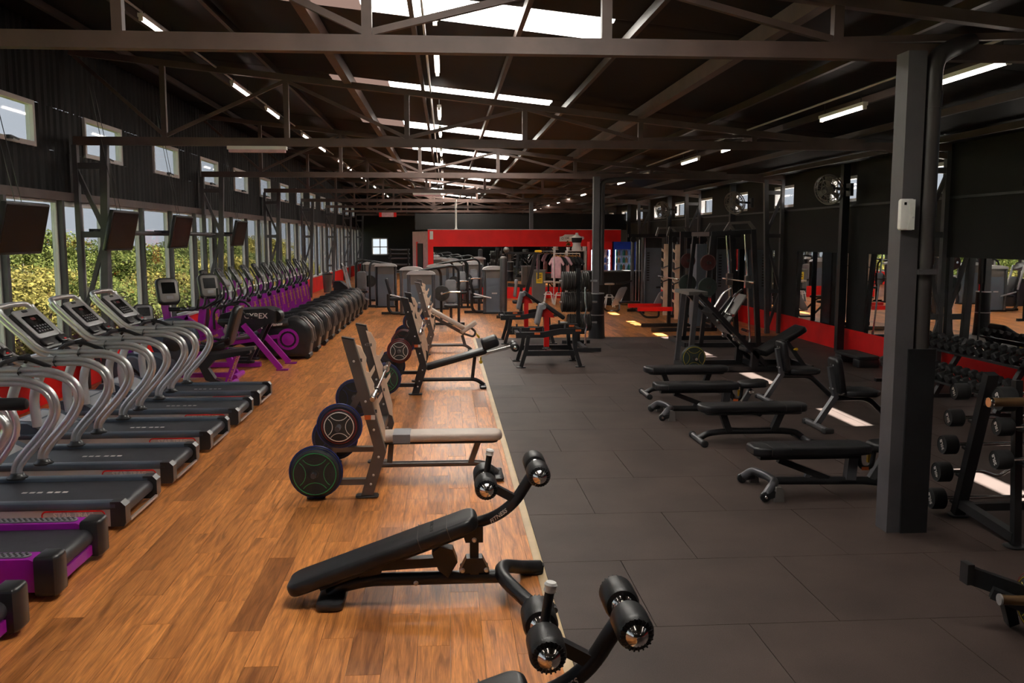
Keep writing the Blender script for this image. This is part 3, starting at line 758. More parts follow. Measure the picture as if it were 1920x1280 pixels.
# arc trainer with purple struts
t = thing('arc_trainer', 'black arc trainer on two purple struts', 'cross trainer', (-2.95, 16.15, 0))
hs = MB()
for s in (-1, 1):
    MB().bar((.12, s * .42, .02), (-.5, s * .36, .78), .09, .07, (0, 1, 0)).box(.05, .25, s * .42 - .06, s * .42 + .06, 0, .02).build('strut', 'purple', t, 0)
    MB().bar((-.1, s * .22, .85), (-.48, s * .22, .1), .05, .07, (0, 1, 0)).build('pedal_link', 'black_steel', t, 0)
    MB().pad(rrect(.38, .13, .04, 3), .05, .015, 2, T(-.55, s * .22, .1)).build('pedal', 'black_plastic', t)
    MB().tube([(-1.0, s * .3, .7), (-1.0, s * .34, 1.05), (-.62, s * .36, 1.15), (-.45, s * .36, .92), (-.25, s * .36, .9)], .022, 8, .12).build('arm_lever', 'black_steel', t)
h = MB().prism([(-.95, .80), (-.82, .70), (-.4, .62), (-.12, .78), (.02, .80), (.02, 1.0), (-.1, 1.05), (-.6, 1.03), (-.9, .95)], 'y', -.3, .3).build('drive_housing', 'black_plastic', t, 30)
text('CYBEX', .13, 'ring_white', h, (-.3, -.303, .92), (1, 0, 0), (0, 0, 1))
MB().lathe([(.1, -.02), (.12, .02), (.12, .2), (.1, .24)], (-.0, -.12, .9), (0, 1, 0), 18).build('roller_cover', 'foam', t)
MB().bar((-1.5, 0, .05), (-.3, 0, .05), .12, .08).tube([(-1.45, -.35, .05), (-1.45, .35, .05)], .05).bar((-1.4, 0, .05), (-1.22, 0, 1.3), .11, .1, (1, 0, 0)).bar((-1.3, 0, .6), (-.85, 0, .8), .1, .1).build('frame', 'purple', t, 0)
bike_console(t, (-1.12, -.05, 1.43), (.8, .6, 0), (-.18, .24, .95), .36, .44)
MB().tube([(-1.2, -.22, 1.05), (-.95, -.24, 1.2), (-.95, -.24, 1.4)], .02, 8, .06).tube([(-1.2, .22, 1.05), (-.95, .24, 1.2), (-.95, .24, 1.4)], .02, 8, .06).cyl((-1.2, -.22, 1.05), (-1.2, .22, 1.05), .02).build('handlebar', 'black_plastic', t)

# row of elliptical cross trainers
def elliptical():
    t = thing('elliptical_trainer', '', 'cross trainer')
    prof = [(-.62, .05), (.22, .05), (.3, .12)] + [(-.02 + .37 * math.cos(a), .42 + .37 * math.sin(a)) for a in [-.35 + i * (PI * .62) / 10 for i in range(11)]] + [(-.3, .68), (-.95, .42), (-1.0, .30), (-.7, .16)]
    h = MB().pad(prof, .5, .07, 3, T(0, .25, 0) @ RX(PI / 2)).build('drive_housing', 'black_plastic', t, 40)
    for s in (-1, 1):
        d = MB().lathe([(.19, 0), (.2, .006), (.17, .01), (.15, .008), (.14, .008)], (-.08, s * .247, .38), (0, s, 0), 28).build('purple_disc', 'purple', h)
        te = MB().lathe([(.15, .0), (.15, .012), (.12, .012)], (-.08, s * .247, .38), (0, s, 0), 28)
        MB().lathe([(.115, .0), (.115, .016), (.05, .02), (.03, .03)], (-.08, s * .247, .38), (0, s, 0), 24).build('purple_hub', 'purple', h)
        for i in range(16):
            a = 2 * PI * i / 16
            te.box(-.012, .012, -.012, .012, 0, .012) if False else te.cyl((-.08 + .145 * math.cos(a), s * .262, .38 + .145 * math.sin(a)), (-.08 + .145 * math.cos(a), s * .268, .38 + .145 * math.sin(a)), .011, n=6)
        te.build('disc_gear', 'black_plastic', d, 0)['kind'] = 'stuff'
        MB().prism([(.12, .785), (.19, .765), (.35, .58), (.385, .36), (.37, .3), (.33, .3), (.30, .5), (.14, .70)], 'y', s * .11, s * .175).build('highlight_rib', 'shroud_cap', h, 30)  # raised rib, lighter tan: the reflection along the drum edge is put into its colour
    bar_ = MB().lathe([(.06, 0), (.085, .03), (.085, .5), (.07, .53), (.02, .55)], (-.6, -.2, .62), (.93, 0, .12), 16).build('side_cover', 'black_plastic', h)
    text('LifeFitness', .075, 'ring_white', bar_, (-.33, -.288, .655), (.99, 0, .13), (-.13, 0, .99), shear=.3)
    MB().tube([(.26, -.2, .06), (.26, .2, .06)], .05, 12).build('transport_wheels', 'black_steel', t)
    MB().box(-1.75, .2, -.06, .06, .02, .08).box(-1.72, -1.6, -.32, .32, .0, .06).build('base', 'black_steel', t, 0)
    MB().bar((-1.62, 0, .05), (-1.42, 0, 1.02), .12, .13, (1, 0, 0)).bar((-1.44, 0, .95), (-1.58, 0, 1.38), .10, .08, (1, 0, 0)).build('mast', 'purple', t, 0)
    c = MB().pad(rrect(.36, .42, .06, 4), .06, .02, 2, frame3((0, 1, 0), (-.5, 0, .87), (-1.6, 0, 1.46))).build('console', 'black_plastic', t)
    MB().pad(rrect(.3, .18, .02, 3, 0, .09), .01, .003, 1, frame3((0, 1, 0), (-.5, 0, .87), (-1.6, 0, 1.46)) @ T(0, 0, .058)).build('screen', 'screen', c)
    MB().pad(rrect(.3, .1, .02, 3, 0, -.12), .01, .003, 1, frame3((0, 1, 0), (-.5, 0, .87), (-1.6, 0, 1.46)) @ T(0, 0, .058)).build('keypad', 'shroud_cap', c)
    for s in (-1, 1):
        MB().ball((-1.40, s * .13, .98), .07, 12).ball((-1.36, s * .22, .95), .06, 10).cyl((-1.4, 0, .98), (-1.38, s * .24, .96), .035).build('pivot', 'black_plastic', t)
        a = MB().bar((-1.37, s * .26, .98), (-1.28, s * .27, .34), .05, .10, (1, 0, 0)).build('arm_link', 'purple', t, 0)
        text('judgement free', .07, 'yellow', a, (-1.325, s * .26 - .03, .66), (.14, 0, -.99) if s < 0 else (.14, 0, -.99), (.99, 0, .14))
        MB().lathe([(.05, 0), (.055, .02), (.05, .1)], (-1.28, s * .27 - .05, .32), (0, 1, 0), 12).build('joint', 'hood_blue', t)
        MB().tube([(-1.37, s * .26, .98), (-1.25, s * .28, 1.15), (-1.32, s * .28, 1.4), (-1.45, s * .26, 1.6)], .02, 8, .12).build('arm_handle', 'black_plastic', t)
        MB().tube([(-1.5, s * .08, 1.2), (-1.34, s * .2, 1.2), (-1.33, s * .2, 1.36)], .018, 8, .06).build('fixed_handle', 'silver', t)
        MB().bar((-1.28, s * .27, .30), (-.25, s * .27, .44), .05, .07).build('pedal_arm', 'purple', t, 0)
        MB().pad(rrect(.42, .15, .05, 3), .05, .015, 2, T(-.85, s * .24, .40) @ RY(-.12)).build('pedal', 'shroud_cap', t)
    return t
el = elliptical()
for i in range(10):
    o = el if i == 0 else copy_tree(el)
    o.location = (-2.85 + .01 * i, 17.35 + 1.09 * i, 0)
    o['group'] = 'elliptical trainers in a row by the windows'
    o['label'] = '%s purple and black elliptical trainer counting from the arc trainer' % ('first second third fourth fifth sixth seventh eighth ninth tenth'.split()[i])
# ================================================================== plates, bars, benches
PLATES = {}
def plate_mesh(R, t, body, ring, ring2=None, iron=False):
    key = (R, t, body, ring, ring2)
    if key in PLATES: return PLATES[key]
    # a plate with its axis along y, centre at the origin
    b = MB()
    b.lathe([(R - .05, -t / 2), (R - .012, -t / 2), (R, -t / 2 + .012), (R, t / 2 - .012), (R - .012, t / 2), (R - .05, t / 2)], (0, 0, 0), (0, 1, 0), 32)
    if iron: b.lathe([(.03, -t * .3), (R - .04, -t * .3), (R - .04, t * .3), (.03, t * .3)], (0, 0, 0), (0, 1, 0), 32)
    b.lathe([(.03, -t * .55), (R * .3, -t * .5), (R * .3, t * .5), (.03, t * .55)], (0, 0, 0), (0, 1, 0), 20)
    if not iron:
        for k in range(4):
            a = PI / 4 + k * PI / 2; ca, sa = math.cos(a), math.sin(a)
            b.bar((ca * R * .25, 0, sa * R * .25), (ca * (R - .03), 0, sa * (R - .03)), R * .56, t * .9, (0, 1, 0))
    parts = [('disc', b.mesh('disc', body, 35))]
    r_ = MB()
    for s in (-1, 1): r_.torus((0, s * t / 2, 0), (0, 1, 0), R - .02, .004, 32, 5)
    if not iron:
        for s in (-1, 1):
            for k in range(4):
                a = k * PI / 2; c = V((math.cos(a) * R * .98, s * t * .47, math.sin(a) * R * .98))
                r_.torus(c, (0, 1, 0), R * .56, .003, 10, 4, *{0: (PI * .72, PI * 1.28), 1: (0, 0)}.get(9, (0, 2 * PI))) if False else None
                pts = []
                for j in range(9):
                    th = a + PI + (j - 4) / 4 * .95; pts.append((c.x + R * .60 * math.cos(th), c.y, c.z + R * .60 * math.sin(th)))
                r_.tube(pts, .0035, 5)
    parts.append(('colour_line', r_.mesh('colour_line', ring, 35)))
    if ring2:
        e = MB().torus((0, 0, 0), (0, 1, 0), R - .002, t * .32, 32, 6); parts.append(('rim_band', e.mesh('rim_band', ring2, 35)))
    h = MB().lathe([(.027, -t * .58), (.036, -t * .58), (.036, t * .58), (.027, t * .58)], (0, 0, 0), (0, 1, 0), 16)
    parts.append(('hub_sleeve', h.mesh('hub_sleeve', 'plate_iron', 35)))
    PLATES[key] = parts; return parts
def plate(loc, R, t, body, ring, ring2, label, group, axis='y', iron=False, lettering=None):
    o = thing('weight_plate', label, 'weight plate', loc, 0 if axis == 'y' else PI / 2, group)
    for n, me in plate_mesh(R, t, body, ring, ring2, iron): inst(n, me, o)
    if lettering:
        for s, rt_, up_ in ((-1, (0, 0, 1), (-1, 0, 0)),):
            text(lettering[0], R * .17, lettering[1], o, (R * .42, -t * .5 - .002, 0), (0, 0, -1), (1, 0, 0))
            text('\u2022', R * .3, lettering[1], o, (-R * .42, -t * .5 - .002, 0), (1, 0, 0), (0, 0, 1))
    return o
def barbell(loc, label, L=2.2, group=None, rz=PI / 2):
    o = thing('barbell', label, 'barbell', loc, rz, group)
    MB().cyl((-L / 2 + .43, 0, 0), (L / 2 - .43, 0, 0), .0145, n=12).build('shaft', 'chrome', o)
    for s in (-1, 1):
        MB().lathe([(.0, 0), (.036, .001), (.036, .03), (.024, .032), (.0245, .42), (.02, .43)], (s * (L / 2 - .43), 0, 0), (s, 0, 0), 16).build('sleeve', 'chrome', o)
    return o

def upright_frame(t, mk, plate_mk, storage=True, top=1.38, half=.62, notches=((.91, .085),)):
    ux = lambda z: .12 - .26 * (z - .41) / .97
    for s in (-1, 1):
        u = MB().path([(0, s * half, .02), (.12, s * half, .41), (ux(top), s * half, top)], .065, .105, (0, 1, 0)) if False else None
        # side profile as a bent box section
        w = .052
        prof = [(-w, .015), (w, .015), (.12 + w, .40), (ux(top) + w, top), (ux(top) - w, top + .02), (.12 - w, .43)]
        up_ = MB().prism(prof, 'y', s * half - .035, s * half + .035).build('upright', mk, t, 20)
        MB().prism([(ux(top) - w, top + .018), (ux(top) + w, top - .002), (ux(top) + w, top + .012), (ux(top) - w, top + .032)], 'y', s * half - .036, s * half + .036).build('end_plug', 'black_plastic', up_, 0)
        MB().pad(rrect(.2, .12, .03, 3), .018, .006, 1, T(0, s * half, 0)).build('foot', 'black_plastic', t)
        # light hook plate with notches
        zs = [1.34] ; poly = [(ux(1.34) + .04, 1.34), (ux(1.32) + .085, 1.32)]
        for z, d in sorted(notches, reverse=True):
            x = ux(z) + .085
            poly += [(x - .006, z + .10), (x - .012, z + .02), (x - .008, z - .022), (x + .02, z - .03), (x + .062, z + .035), (x + .066, z - .01), (x + .03, z - .075)]
        poly += [(ux(.6) + .09, .6), (ux(.48) + .06, .48), (ux(.5) + .03, .5)]
        MB().prism(poly, 'y', s * (half - .06), s * (half - .04)).build('hook_plate', plate_mk, t, 0)
        MB().bar((ux(.75), s * (half - .03), .75), (ux(.75) + .06, s * (half - .05), .75), .03).bar((ux(1.2), s * (half - .03), 1.2), (ux(1.2) + .06, s * (half - .05), 1.2), .03).build('hook_plate_bracket', mk, t, 0)
        b = MB()
        for z in (.12, .2, .36, .6, .85, 1.2):
            x = ux(z) if z > .41 else .12 * z / .41
            for q in (-1, 1): b.lathe([(.011, 0), (.011, .004), (.006, .008)], (x, s * half + q * .035, z), (0, q, 0), 8)
        b.build('bolt', 'silver', up_, 30)
        if s < 0:
            MB().box(ux(.72) - .045, ux(.72) + .01, s * half - .0365, s * half - .035, .69, .73).build('warning_label', 'orange_tag', up_, 0)
            MB().box(ux(.72) + .01, ux(.72) + .045, s * half - .0365, s * half - .035, .69, .73).build('warning_label', 'ring_white', up_, 0)
        if storage:
            MB().bar((-.44, s * half, .02), (-.44, s * half, .22), .055, .055, (0, 1, 0)).bar((-.46, s * half, .18), (ux(.95), s * half, .95), .055, .06, (0, 1, 0)).bar((-.44, s * half, .14), (.02, s * half, .14), .05, .07, (0, 1, 0)).build('storage_arm', mk, t, 0)
            MB().pad(rrect(.16, .12, .03, 3), .018, .006, 1, T(-.44, s * half, 0)).build('foot', 'black_plastic', t)
            for hx, hz in ((-.43, .25), (-.22, .65)):
                MB().cyl((hx, s * half, hz), (hx, s * (half + .24), hz), .022).lathe([(.035, 0), (.035, .01)], (hx, s * (half + .03), hz), (0, s, 0), 12).build('plate_horn', 'grey_post', t)
    MB().bar((.05, -half, .2), (.05, half, .2), .05, .08).bar((ux(.45) - .02, -half, .46), (ux(.45) - .02, half, .46), .05, .07).build('cross_beam', mk, t, 0)

def bench_plates(x, y, half, sets, where, ends):
    for side in (-1, 1):
        for (hx, hz), lst in sets.items():
            yy = half + .05
            for (R, th, body, ring, ring2, desc) in lst:
                yy += th / 2
                plate((x + hx, y + side * yy, hz - .004), R, th, body, ring, ring2, '%s weight plate stored %s, end towards the %s' % (desc, where, ends[side > 0]), 'weight plates stored on the press benches', lettering=('20LB', ring) if (R > .2 and side < 0 and 'green' in desc) else None)
                yy += th / 2 + .003

# flat bench
t = thing('flat_press_bench', 'grey flat bench press with tan pad and hook uprights', 'weight bench', (-.70, 8.48, 0))
upright_frame(t, 'graphite', 'beige_plate', notches=((.885, 0), (1.12, 0)))
p = MB().pad(rrect(1.18, .29, .1, 6), .075, .028, 3, T(.63, 0, .365)).build('bench_pad', 'tan_vinyl', t)
MB().box(.2, .36, -.147, .147, .362, .4425).build('pad_sleeve', 'grey_vinyl', p, 0)
MB().pad(rrect(1.1, .24, .08, 5), .02, .006, 1, T(.63, 0, .345)).build('pad_board', 'black_plastic', t)
MB().tube([(.06, 0, .13), (1.05, 0, .13), (1.18, 0, .03)], .03, 12, .12).build('bottom_rail', 'graphite', t)
MB().bar((.92, 0, .13), (1.0, 0, .35), .06, .05, (1, 0, 0)).bar((.16, 0, .15), (.18, 0, .36), .06, .05, (1, 0, 0)).build('pad_support', 'graphite', t, 0)
MB().pad(rrect(.1, .42, .03, 3), .03, .01, 2, T(1.18, 0, 0)).build('front_foot', 'black_plastic', t)
barbell((-.615, 8.62, .92), 'chrome barbell resting on the flat bench hooks')
bench_plates(-.70, 8.48, .62, {(-.43, .25): [(.225, .03, 'plate_dark', 'ring_blue', 'ring_blue', 'large blue-rimmed'), (.205, .03, 'plate_dark', 'ring_yellow', None, 'yellow-lined'), (.2, .03, 'plate_dark', 'ring_green', None, 'green-lined')],
             (-.22, .65): [(.19, .03, 'plate_dark', 'ring_blue', 'ring_blue', 'blue-rimmed'), (.145, .03, 'plate_dark', 'ring_white', 'ring_red', 'small white-lined red-rimmed')]}, 'on the flat press bench', ('sit-up bench', 'decline bench'))

# decline bench
t = thing('decline_press_bench', 'black decline press bench with knee roller pads', 'weight bench', (-.45, 13.72, 0))
upright_frame(t, 'black_steel', 'beige_plate', notches=((.885, 0), (1.12, 0)))
A = math.atan2(.23, .82)
p = MB().pad(rrect(.95, .29, .06, 5), .085, .025, 3, T(.16, 0, .27) @ RY(-A) @ T(.47, 0, 0)).build('bench_pad', 'black_vinyl', t)
MB().tube([(.06, 0, .12), (.9, 0, .12), (1.02, 0, .03)], .03, 12, .12).build('bottom_rail', 'black_steel', t)
MB().bar((.84, 0, .12), (.88, 0, .46), .06, .05, (1, 0, 0)).build('pad_support', 'black_steel', t, 0)
MB().pad(rrect(.1, .42, .03, 3), .03, .01, 2, T(1.0, 0, 0)).build('front_foot', 'black_plastic', t)
MB().bar((.9, 0, .47), (1.48, 0, .62), .045, .045).build('roller_arm', 'chrome', t, 0)
MB().pad(rrect(.26, .3, .05, 4), .17, .05, 3, T(1.14, 0, .60) @ RY(-.35)).build('thigh_pad', 'black_vinyl', t)
for s in (-1, 1):
    r = MB().lathe([(.035, 0), (.06, .01), (.066, .03), (.066, .17), (.06, .19), (.035, .2)], (1.48, s * .04, .62), (0, s, 0), 18).build('ankle_roller', 'foam', t)
    MB().lathe([(.035, 0), (.03, .012), (.01, .02)], (1.48, s * .238, .62), (0, s, 0), 14).build('end_disc', 'chrome', r)
MB().cyl((1.48, -.05, .62), (1.48, .05, .62), .03).build('roller_axle', 'chrome', t)
MB().lathe([(.012, 0), (.012, .05), (.025, .055), (.025, .09), (.01, .1)], (.97, -.04, .46), (0, 0, -1), 10).build('adjusting_knob', 'yellow', t)
barbell((-.365, 13.86, .92), 'chrome barbell resting on the decline bench hooks')
bench_plates(-.45, 13.72, .62, {(-.43, .25): [(.225, .03, 'plate_dark', 'ring_blue', 'ring_blue', 'large blue-rimmed'), (.2, .03, 'plate_dark', 'ring_green', None, 'green-lined')],
             (-.22, .65): [(.17, .03, 'plate_dark', 'ring_red', 'ring_red', 'red-rimmed'), (.145, .03, 'plate_dark', 'ring_white', 'ring_red', 'small white-lined red-rimmed')]}, 'on the decline press bench', ('flat bench', 'incline bench'))

# incline bench
t = thing('incline_press_bench', 'grey incline press bench with tan back pad and tilted seat', 'weight bench', (-.40, 18.2, 0))
upright_frame(t, 'graphite', 'beige_plate', notches=((.72, 0), (.9, 0), (1.06, 0), (1.2, 0)))
MB().pad(rrect(.80, .28, .06, 5), .08, .025, 3, T(.08, 0, .80) @ RY(.52) @ T(.38, 0, 0)).build('back_pad', 'tan_vinyl', t)
MB().pad(rrect(.38, .3, .06, 5), .08, .025, 3, T(.72, 0, .34) @ RY(-.6) @ T(.18, 0, 0)).build('seat_pad', 'tan_vinyl', t)
MB().bar((.06, 0, .74), (.76, 0, .34), .06, .06).bar((.72, 0, .32), (.78, 0, .1), .06, .06, (1, 0, 0)).build('pad_support', 'graphite', t, 0)
MB().tube([(.05, 0, .12), (.78, 0, .12), (.9, 0, .03)], .03, 12, .1).tube([(.74, 0, .35), (.95, 0, .28), (1.0, 0, .38), (.9, 0, .46)], .022, 10, .07).build('bottom_rail', 'graphite', t)
MB().pad(rrect(.1, .42, .03, 3), .03, .01, 2, T(.88, 0, 0)).build('front_foot', 'black_plastic', t)
MB().bar((.93, 0, .44), (1.04, 0, .30), .02).lathe([(.018, 0), (.02, .02), (.02, .06), (.01, .08)], (1.02, 0, .32), (.6, 0, -.8), 8).build('adjusting_knob', 'yellow', t)
barbell((-.33, 18.2, .93), 'chrome barbell resting on the incline bench hooks')
bench_plates(-.40, 18.2, .62, {(-.43, .25): [(.225, .03, 'plate_dark', 'ring_blue', 'ring_blue', 'large blue-rimmed'), (.2, .03, 'plate_dark', 'ring_green', None, 'green-lined')],
             (-.22, .65): [(.2, .03, 'plate_dark', 'ring_blue', 'ring_blue', 'blue-rimmed'), (.15, .03, 'plate_dark', 'ring_white', 'ring_red', 'small white-lined red-rimmed')]}, 'on the incline press bench', ('decline bench', 'weight machines'))

# ------------------------------------------------------------------ sit-up benches
def roller(t, x, z, y0, y1, r=.07, chrome_out=0):
    d = 1 if y1 > y0 else -1; L = abs(y1 - y0)
    o = MB().lathe([(.03, .0), (r - .008, 0), (r, .014), (r, L - .03), (r - .004, L - .018)] + [(r - .012, L - .006), (.03, L)], (x, y0, z), (0, d, 0), 26).build('roller', 'foam', t)
    f = MB()
    for k in range(22):
        a = 2 * PI * k / 22
        f.bar((x + .042 * math.cos(a), y0 + d * (L + .001), z + .042 * math.sin(a)), (x + (r - .008) * math.cos(a), y0 + d * (L - .004), z + (r - .008) * math.sin(a)), .006, .006, (0, 1, 0))
    f.build('roller_pleat', 'black_plastic', o, 0)['kind'] = 'stuff'
    MB().lathe([(.042, 0), (.042, .006), (.034, .014), (.022, .026), (.008, .031)], (x, y0 + d * L, z), (0, d, 0), 20).lathe([(.008, .0), (.008, .006)], (x, y0 + d * (L + .03), z), (0, d, 0), 8).build('end_cap', 'chrome', o)
    return o
def situp_bench():
    t = thing('situp_bench', '', 'weight bench')
    ang = math.atan2(.40, 1.12)
    F = T(-.97, 0, .055) @ RY(-ang)
    p = MB().pad(rrect(1.24, .30, .085, 6, .62, 0), .085, .028, 3, F).build('bench_pad', 'black_vinyl', t)
    for x in (.86, 1.05): MB().box(x, x + .004, -.1505, .1505, .004, .0865).tr(None).build('seam', 'graphite', p, 0).matrix_local = F
    text('\u25ac\u25ad\u25ac', .06, 'plate_dark', p, F @ V((.96, 0, .087)), (0, -1, 0), (math.cos(ang), 0, math.sin(ang)))
    MB().bar((-.80, 0, .1), (.15, 0, .44), .09, .05).build('pad_rail', 'black_steel', t, 0)
    MB().tube([(-.74, 0, .035), (-.66, 0, .09), (-.5, 0, .125), (.30, 0, .125), (.34, 0, .125)], .042, 14, .08).build('bottom_rail', 'black_steel', t)
    MB().pad(rrect(.17, .40, .05, 4), .05, .018, 2, T(-.72, 0, 0)).build('rear_foot', 'black_plastic', t)
    MB().tube([(.62, -.36, .045), (.5, -.32, .06), (.36, -.14, .14), (.33, .0, .15), (.36, .14, .14), (.5, .32, .06), (.62, .36, .045)], .045, 14, .14).build('front_foot_tube', 'black_steel', t)
    for s in (-1, 1):
        MB().pad(rrect(.16, .09, .03, 3), .03, .01, 2, T(.56, s * .36, 0)).build('front_pad', 'rubber', t)
        MB().bar((.56, s * .35, .055), (.64, s * .35, .045), .055, .04).lathe([(.02, 0), (.02, .01)], (.63, s * .375, .05), (0, s, 0), 10).build('end_bracket', 'black_steel', t, 0)
    MB().bar((.165, 0, .14), (.165, 0, .42), .065, .055, (1, 0, 0)).prism([(.07, .165), (.26, .165), (.215, .26), (.115, .26)], 'y', -.045, .045).prism([(.11, .36), (.22, .36), (.22, .46), (.08, .46)], 'y', -.04, .04).build('post', 'black_steel', t, 0)
    b = MB()
    for x, z in ((.165, .38), (.09, .185), (.24, .185), (-.2, .11), (-.62, .2)):
        for s in (-1, 1): b.lathe([(.016, 0), (.016, .004), (.008, .009)], (x, s * .046, z), (0, s, 0), 10)
    b.build('bolt', 'silver', t, 30)
    MB().bar((-.44, 0, .22), (.02, 0, .24), .07, .06).prism([(-.06, .19), (.0, .14), (.06, .24), (.03, .32), (-.05, .34), (-.1, .30)], 'y', -.05, .05).prism([(-.55, .15), (-.42, .17), (-.38, .26), (-.48, .30), (-.56, .26)], 'y', -.04, .04).build('adjuster', 'black_steel', t, 0)
    MB().lathe([(.014, 0), (.014, .03), (.022, .035), (.022, .06), (.012, .065)], (-.36, .07, .27), (.2, .4, .9), 10).build('adjusting_knob', 'yellow', t)
    arm = MB().tube([(.1, 0, .455), (.30, 0, .51), (.42, 0, .60), (.50, 0, .73), (.545, 0, .80)], .036, 14, .10).build('roller_arm', 'black_steel', t)
    text('FITNESS', .036, 'ring_white', arm, (.315, -.037, .525), (.75, 0, .55), (-.55, 0, .75), shear=.3)
    MB().bar((.43, 0, .62), (.235, 0, .73), .05, .05).build('roller_strut', 'black_steel', t, 0)
    for x, z in ((.235, .745), (.555, .82)):
        MB().lathe([(.05, -.055), (.03, -.04), (.022, -.02), (.022, .02), (.03, .04), (.05, .055)], (x, 0, z), (0, 1, 0), 18).build('roller_axle', 'chrome', t)
        roller(t, x, z, .05, .22); roller(t, x, z, -.05, -.22)
    g = MB().cyl((.24, 0, .76), (.262, 0, .905), .019, n=12).build('grip', 'foam', t)
    MB().lathe([(.02, 0), (.026, .005), (.022, .018), (.026, .03), (.02, .04), (.008, .04)], (.262, 0, .905), (.15, 0, 1), 14).build('grip_end', 'white', g)
    return t
ab = situp_bench(); ab.location = (0, 5.56, 0); ab['label'] = 'black sit-up bench with foam rollers beside the tan-padded flat bench'
ab2 = copy_tree(ab); ab2.location = (.125, 3.34, 0); ab2['label'] = 'black sit-up bench cut off by the photo edge, only rollers and pad top showing'
ab2['label'] = 'black sit-up bench with only its foam rollers and pad end showing'
for o in (ab, ab2): o['group'] = 'sit-up benches'

# ------------------------------------------------------------------ row machines with red posts
def row_machine():
    t = thing('curl_machine', '', 'gym machine')
    for s in (-1, 1):
        y = s * .42
        r = MB().path([(-.06, y, .57), (.42, y, .575), (.72, y, .63), (1.14, y, .635)], .06, .10).build('top_rail', 'black_steel', t, 20)
        for x, z in ((.02, .62), (.42, .63), (.80, .68)): MB().cyl((x, y, z), (x, y, z + .07), .018).build('peg', 'grey_post', r)
        for x in (.26, .98): MB().box(x, x + .1, y - .0315, y - .03, .58 + (.05 if x > .6 else 0), .615 + (.05 if x > .6 else 0)).build('warning_label', 'orange_tag', r, 0)
        for xa, xb, xc in ((.16, .12, .03), (.96, .98, 1.07)):
            MB().path([(xa, y, .56 + (.05 if xa > .5 else 0)), (xb, y, .32), (xc, y, .02)], .065, .10, (0, 1, 0)).build('leg', 'black_steel', t, 20)
            MB().pad(rrect(.17, .1, .02, 2), .02, .006, 1, T(xc, y, 0)).build('foot', 'black_plastic', t)
        MB().bar((.12, y, .25), (1.0, y, .25), .06, .09).build('lower_rail', 'black_steel', t, 0)
    MB().bar((.55, -.42, .25), (.55, .42, .25), .08, .06).bar((0, -.42, .55), (0, .42, .55), .06, .06).bar((1.1, -.42, .62), (1.1, .42, .62), .06, .06).build('cross_beam', 'black_steel', t, 0)
    MB().bar((.52, 0, .22), (.52, 0, .34), .06, .05, (1, 0, 0)).box(.44, .6, -.06, .06, .27, .285).build('post_socket', 'chrome', t, 0)
    p = MB().bar((.52, 0, .32), (.52, 0, .92), .09, .11, (0, 1, 0)).prism([(.40, .86), (.66, .84), (.62, .92), (.50, 1.06), (.42, .98)], 'y', -.05, .05).build('red_post', 'red_paint', t, 0)
    MB().pad(rrect(.38, .34, .05, 5), .08, .025, 3, frame3((0, 1, 0), (.22, 0, .97), (.385, 0, .9)) @ RZ(PI / 2) @ T(0, 0, -.04)).build('front_pad', 'grey_vinyl', t)
    MB().pad(rrect(.46, .34, .05, 5), .075, .025, 3, T(.62, 0, .93) @ RY(.62) @ T(.0, 0, 0)).build('top_pad', 'black_vinyl', t)
    MB().cyl((.45, -.17, 1.04), (.45, .17, 1.04), .045, n=16).build('pad_ridge', 'grey_vinyl', t)
    MB().lathe([(.014, 0), (.014, .03), (.028, .035), (.028, .06)], (.59, -.03, .56), (1, 0, .2), 10).build('adjusting_knob', 'yellow', t)
    return t
rm = row_machine(); rm.location = (1.27, 16.15, 0); rm['label'] = 'black curl machine with red post standing on the rubber mat beside the plate tree'
r2 = copy_tree(rm); r2.location = (1.22, 19.72, 0); r2['label'] = 'black curl machine with red post behind the other one near the wood floor'
for o in (rm, r2): o['group'] = 'curl machines with red posts'

# ------------------------------------------------------------------ plate tree by the padded column
t = thing('plate_tree', 'black plate tree loaded with iron plates beside padded column', 'plate rack', (2.76, 18.9, 0))
MB().bar((0, 0, .02), (0, 0, 1.62), .08, .08, (0, 1, 0)).build('post', 'black_steel', t, 0)
MB().bar((0, -1.1, .06), (0, .35, .06), .07, .07).bar((-.3, .3, .05), (.3, .3, .05), .07, .07).bar((-.3, -1.1, .05), (.3, -1.1, .05), .07, .07).build('base', 'black_steel', t, 0)
for z in (1.36, .92, .49):
    for s in (-1, 1): MB().cyl((s * .03, 0, z), (s * .40, 0, z), .022).build('plate_horn', 'silver_paint', t)
for z, nl, nr, R in ((1.36, 7, 4, .20), (.92, 7, 5, .215), (.49, 4, 5, .185)):
    for s, n in ((-1, nl), (1, nr)):
        for k in range(n): plate((2.76 + s * (.075 + .042 * k), 18.9, z), R - .004 * (k % 2), .038, 'plate_iron', 'plate_iron', None, 'dark iron weight plate on the %s tier of the plate tree, %s side' % ({1.36: 'top', .92: 'middle', .49: 'bottom'}[z], 'curl machine' if s < 0 else 'padded column'), 'iron plates on the plate tree', 'x', True)
o = thing('curl_bar', 'bent bar leaning upright against the plate tree', 'barbell', (2.82, 17.35, 0))
MB().tube([(0, .0, .02), (0, .02, .3), (.03, .03, .45), (-.02, .05, .62), (.03, .06, .8), (0, .08, .95), (0, .1, 1.25)], .016, 10, .05).build('shaft', 'chrome', o)
MB().cyl((0, 0, .0), (0, .01, .22), .025).build('sleeve', 'chrome', o)
o.location = (2.85, 18.45, 0)
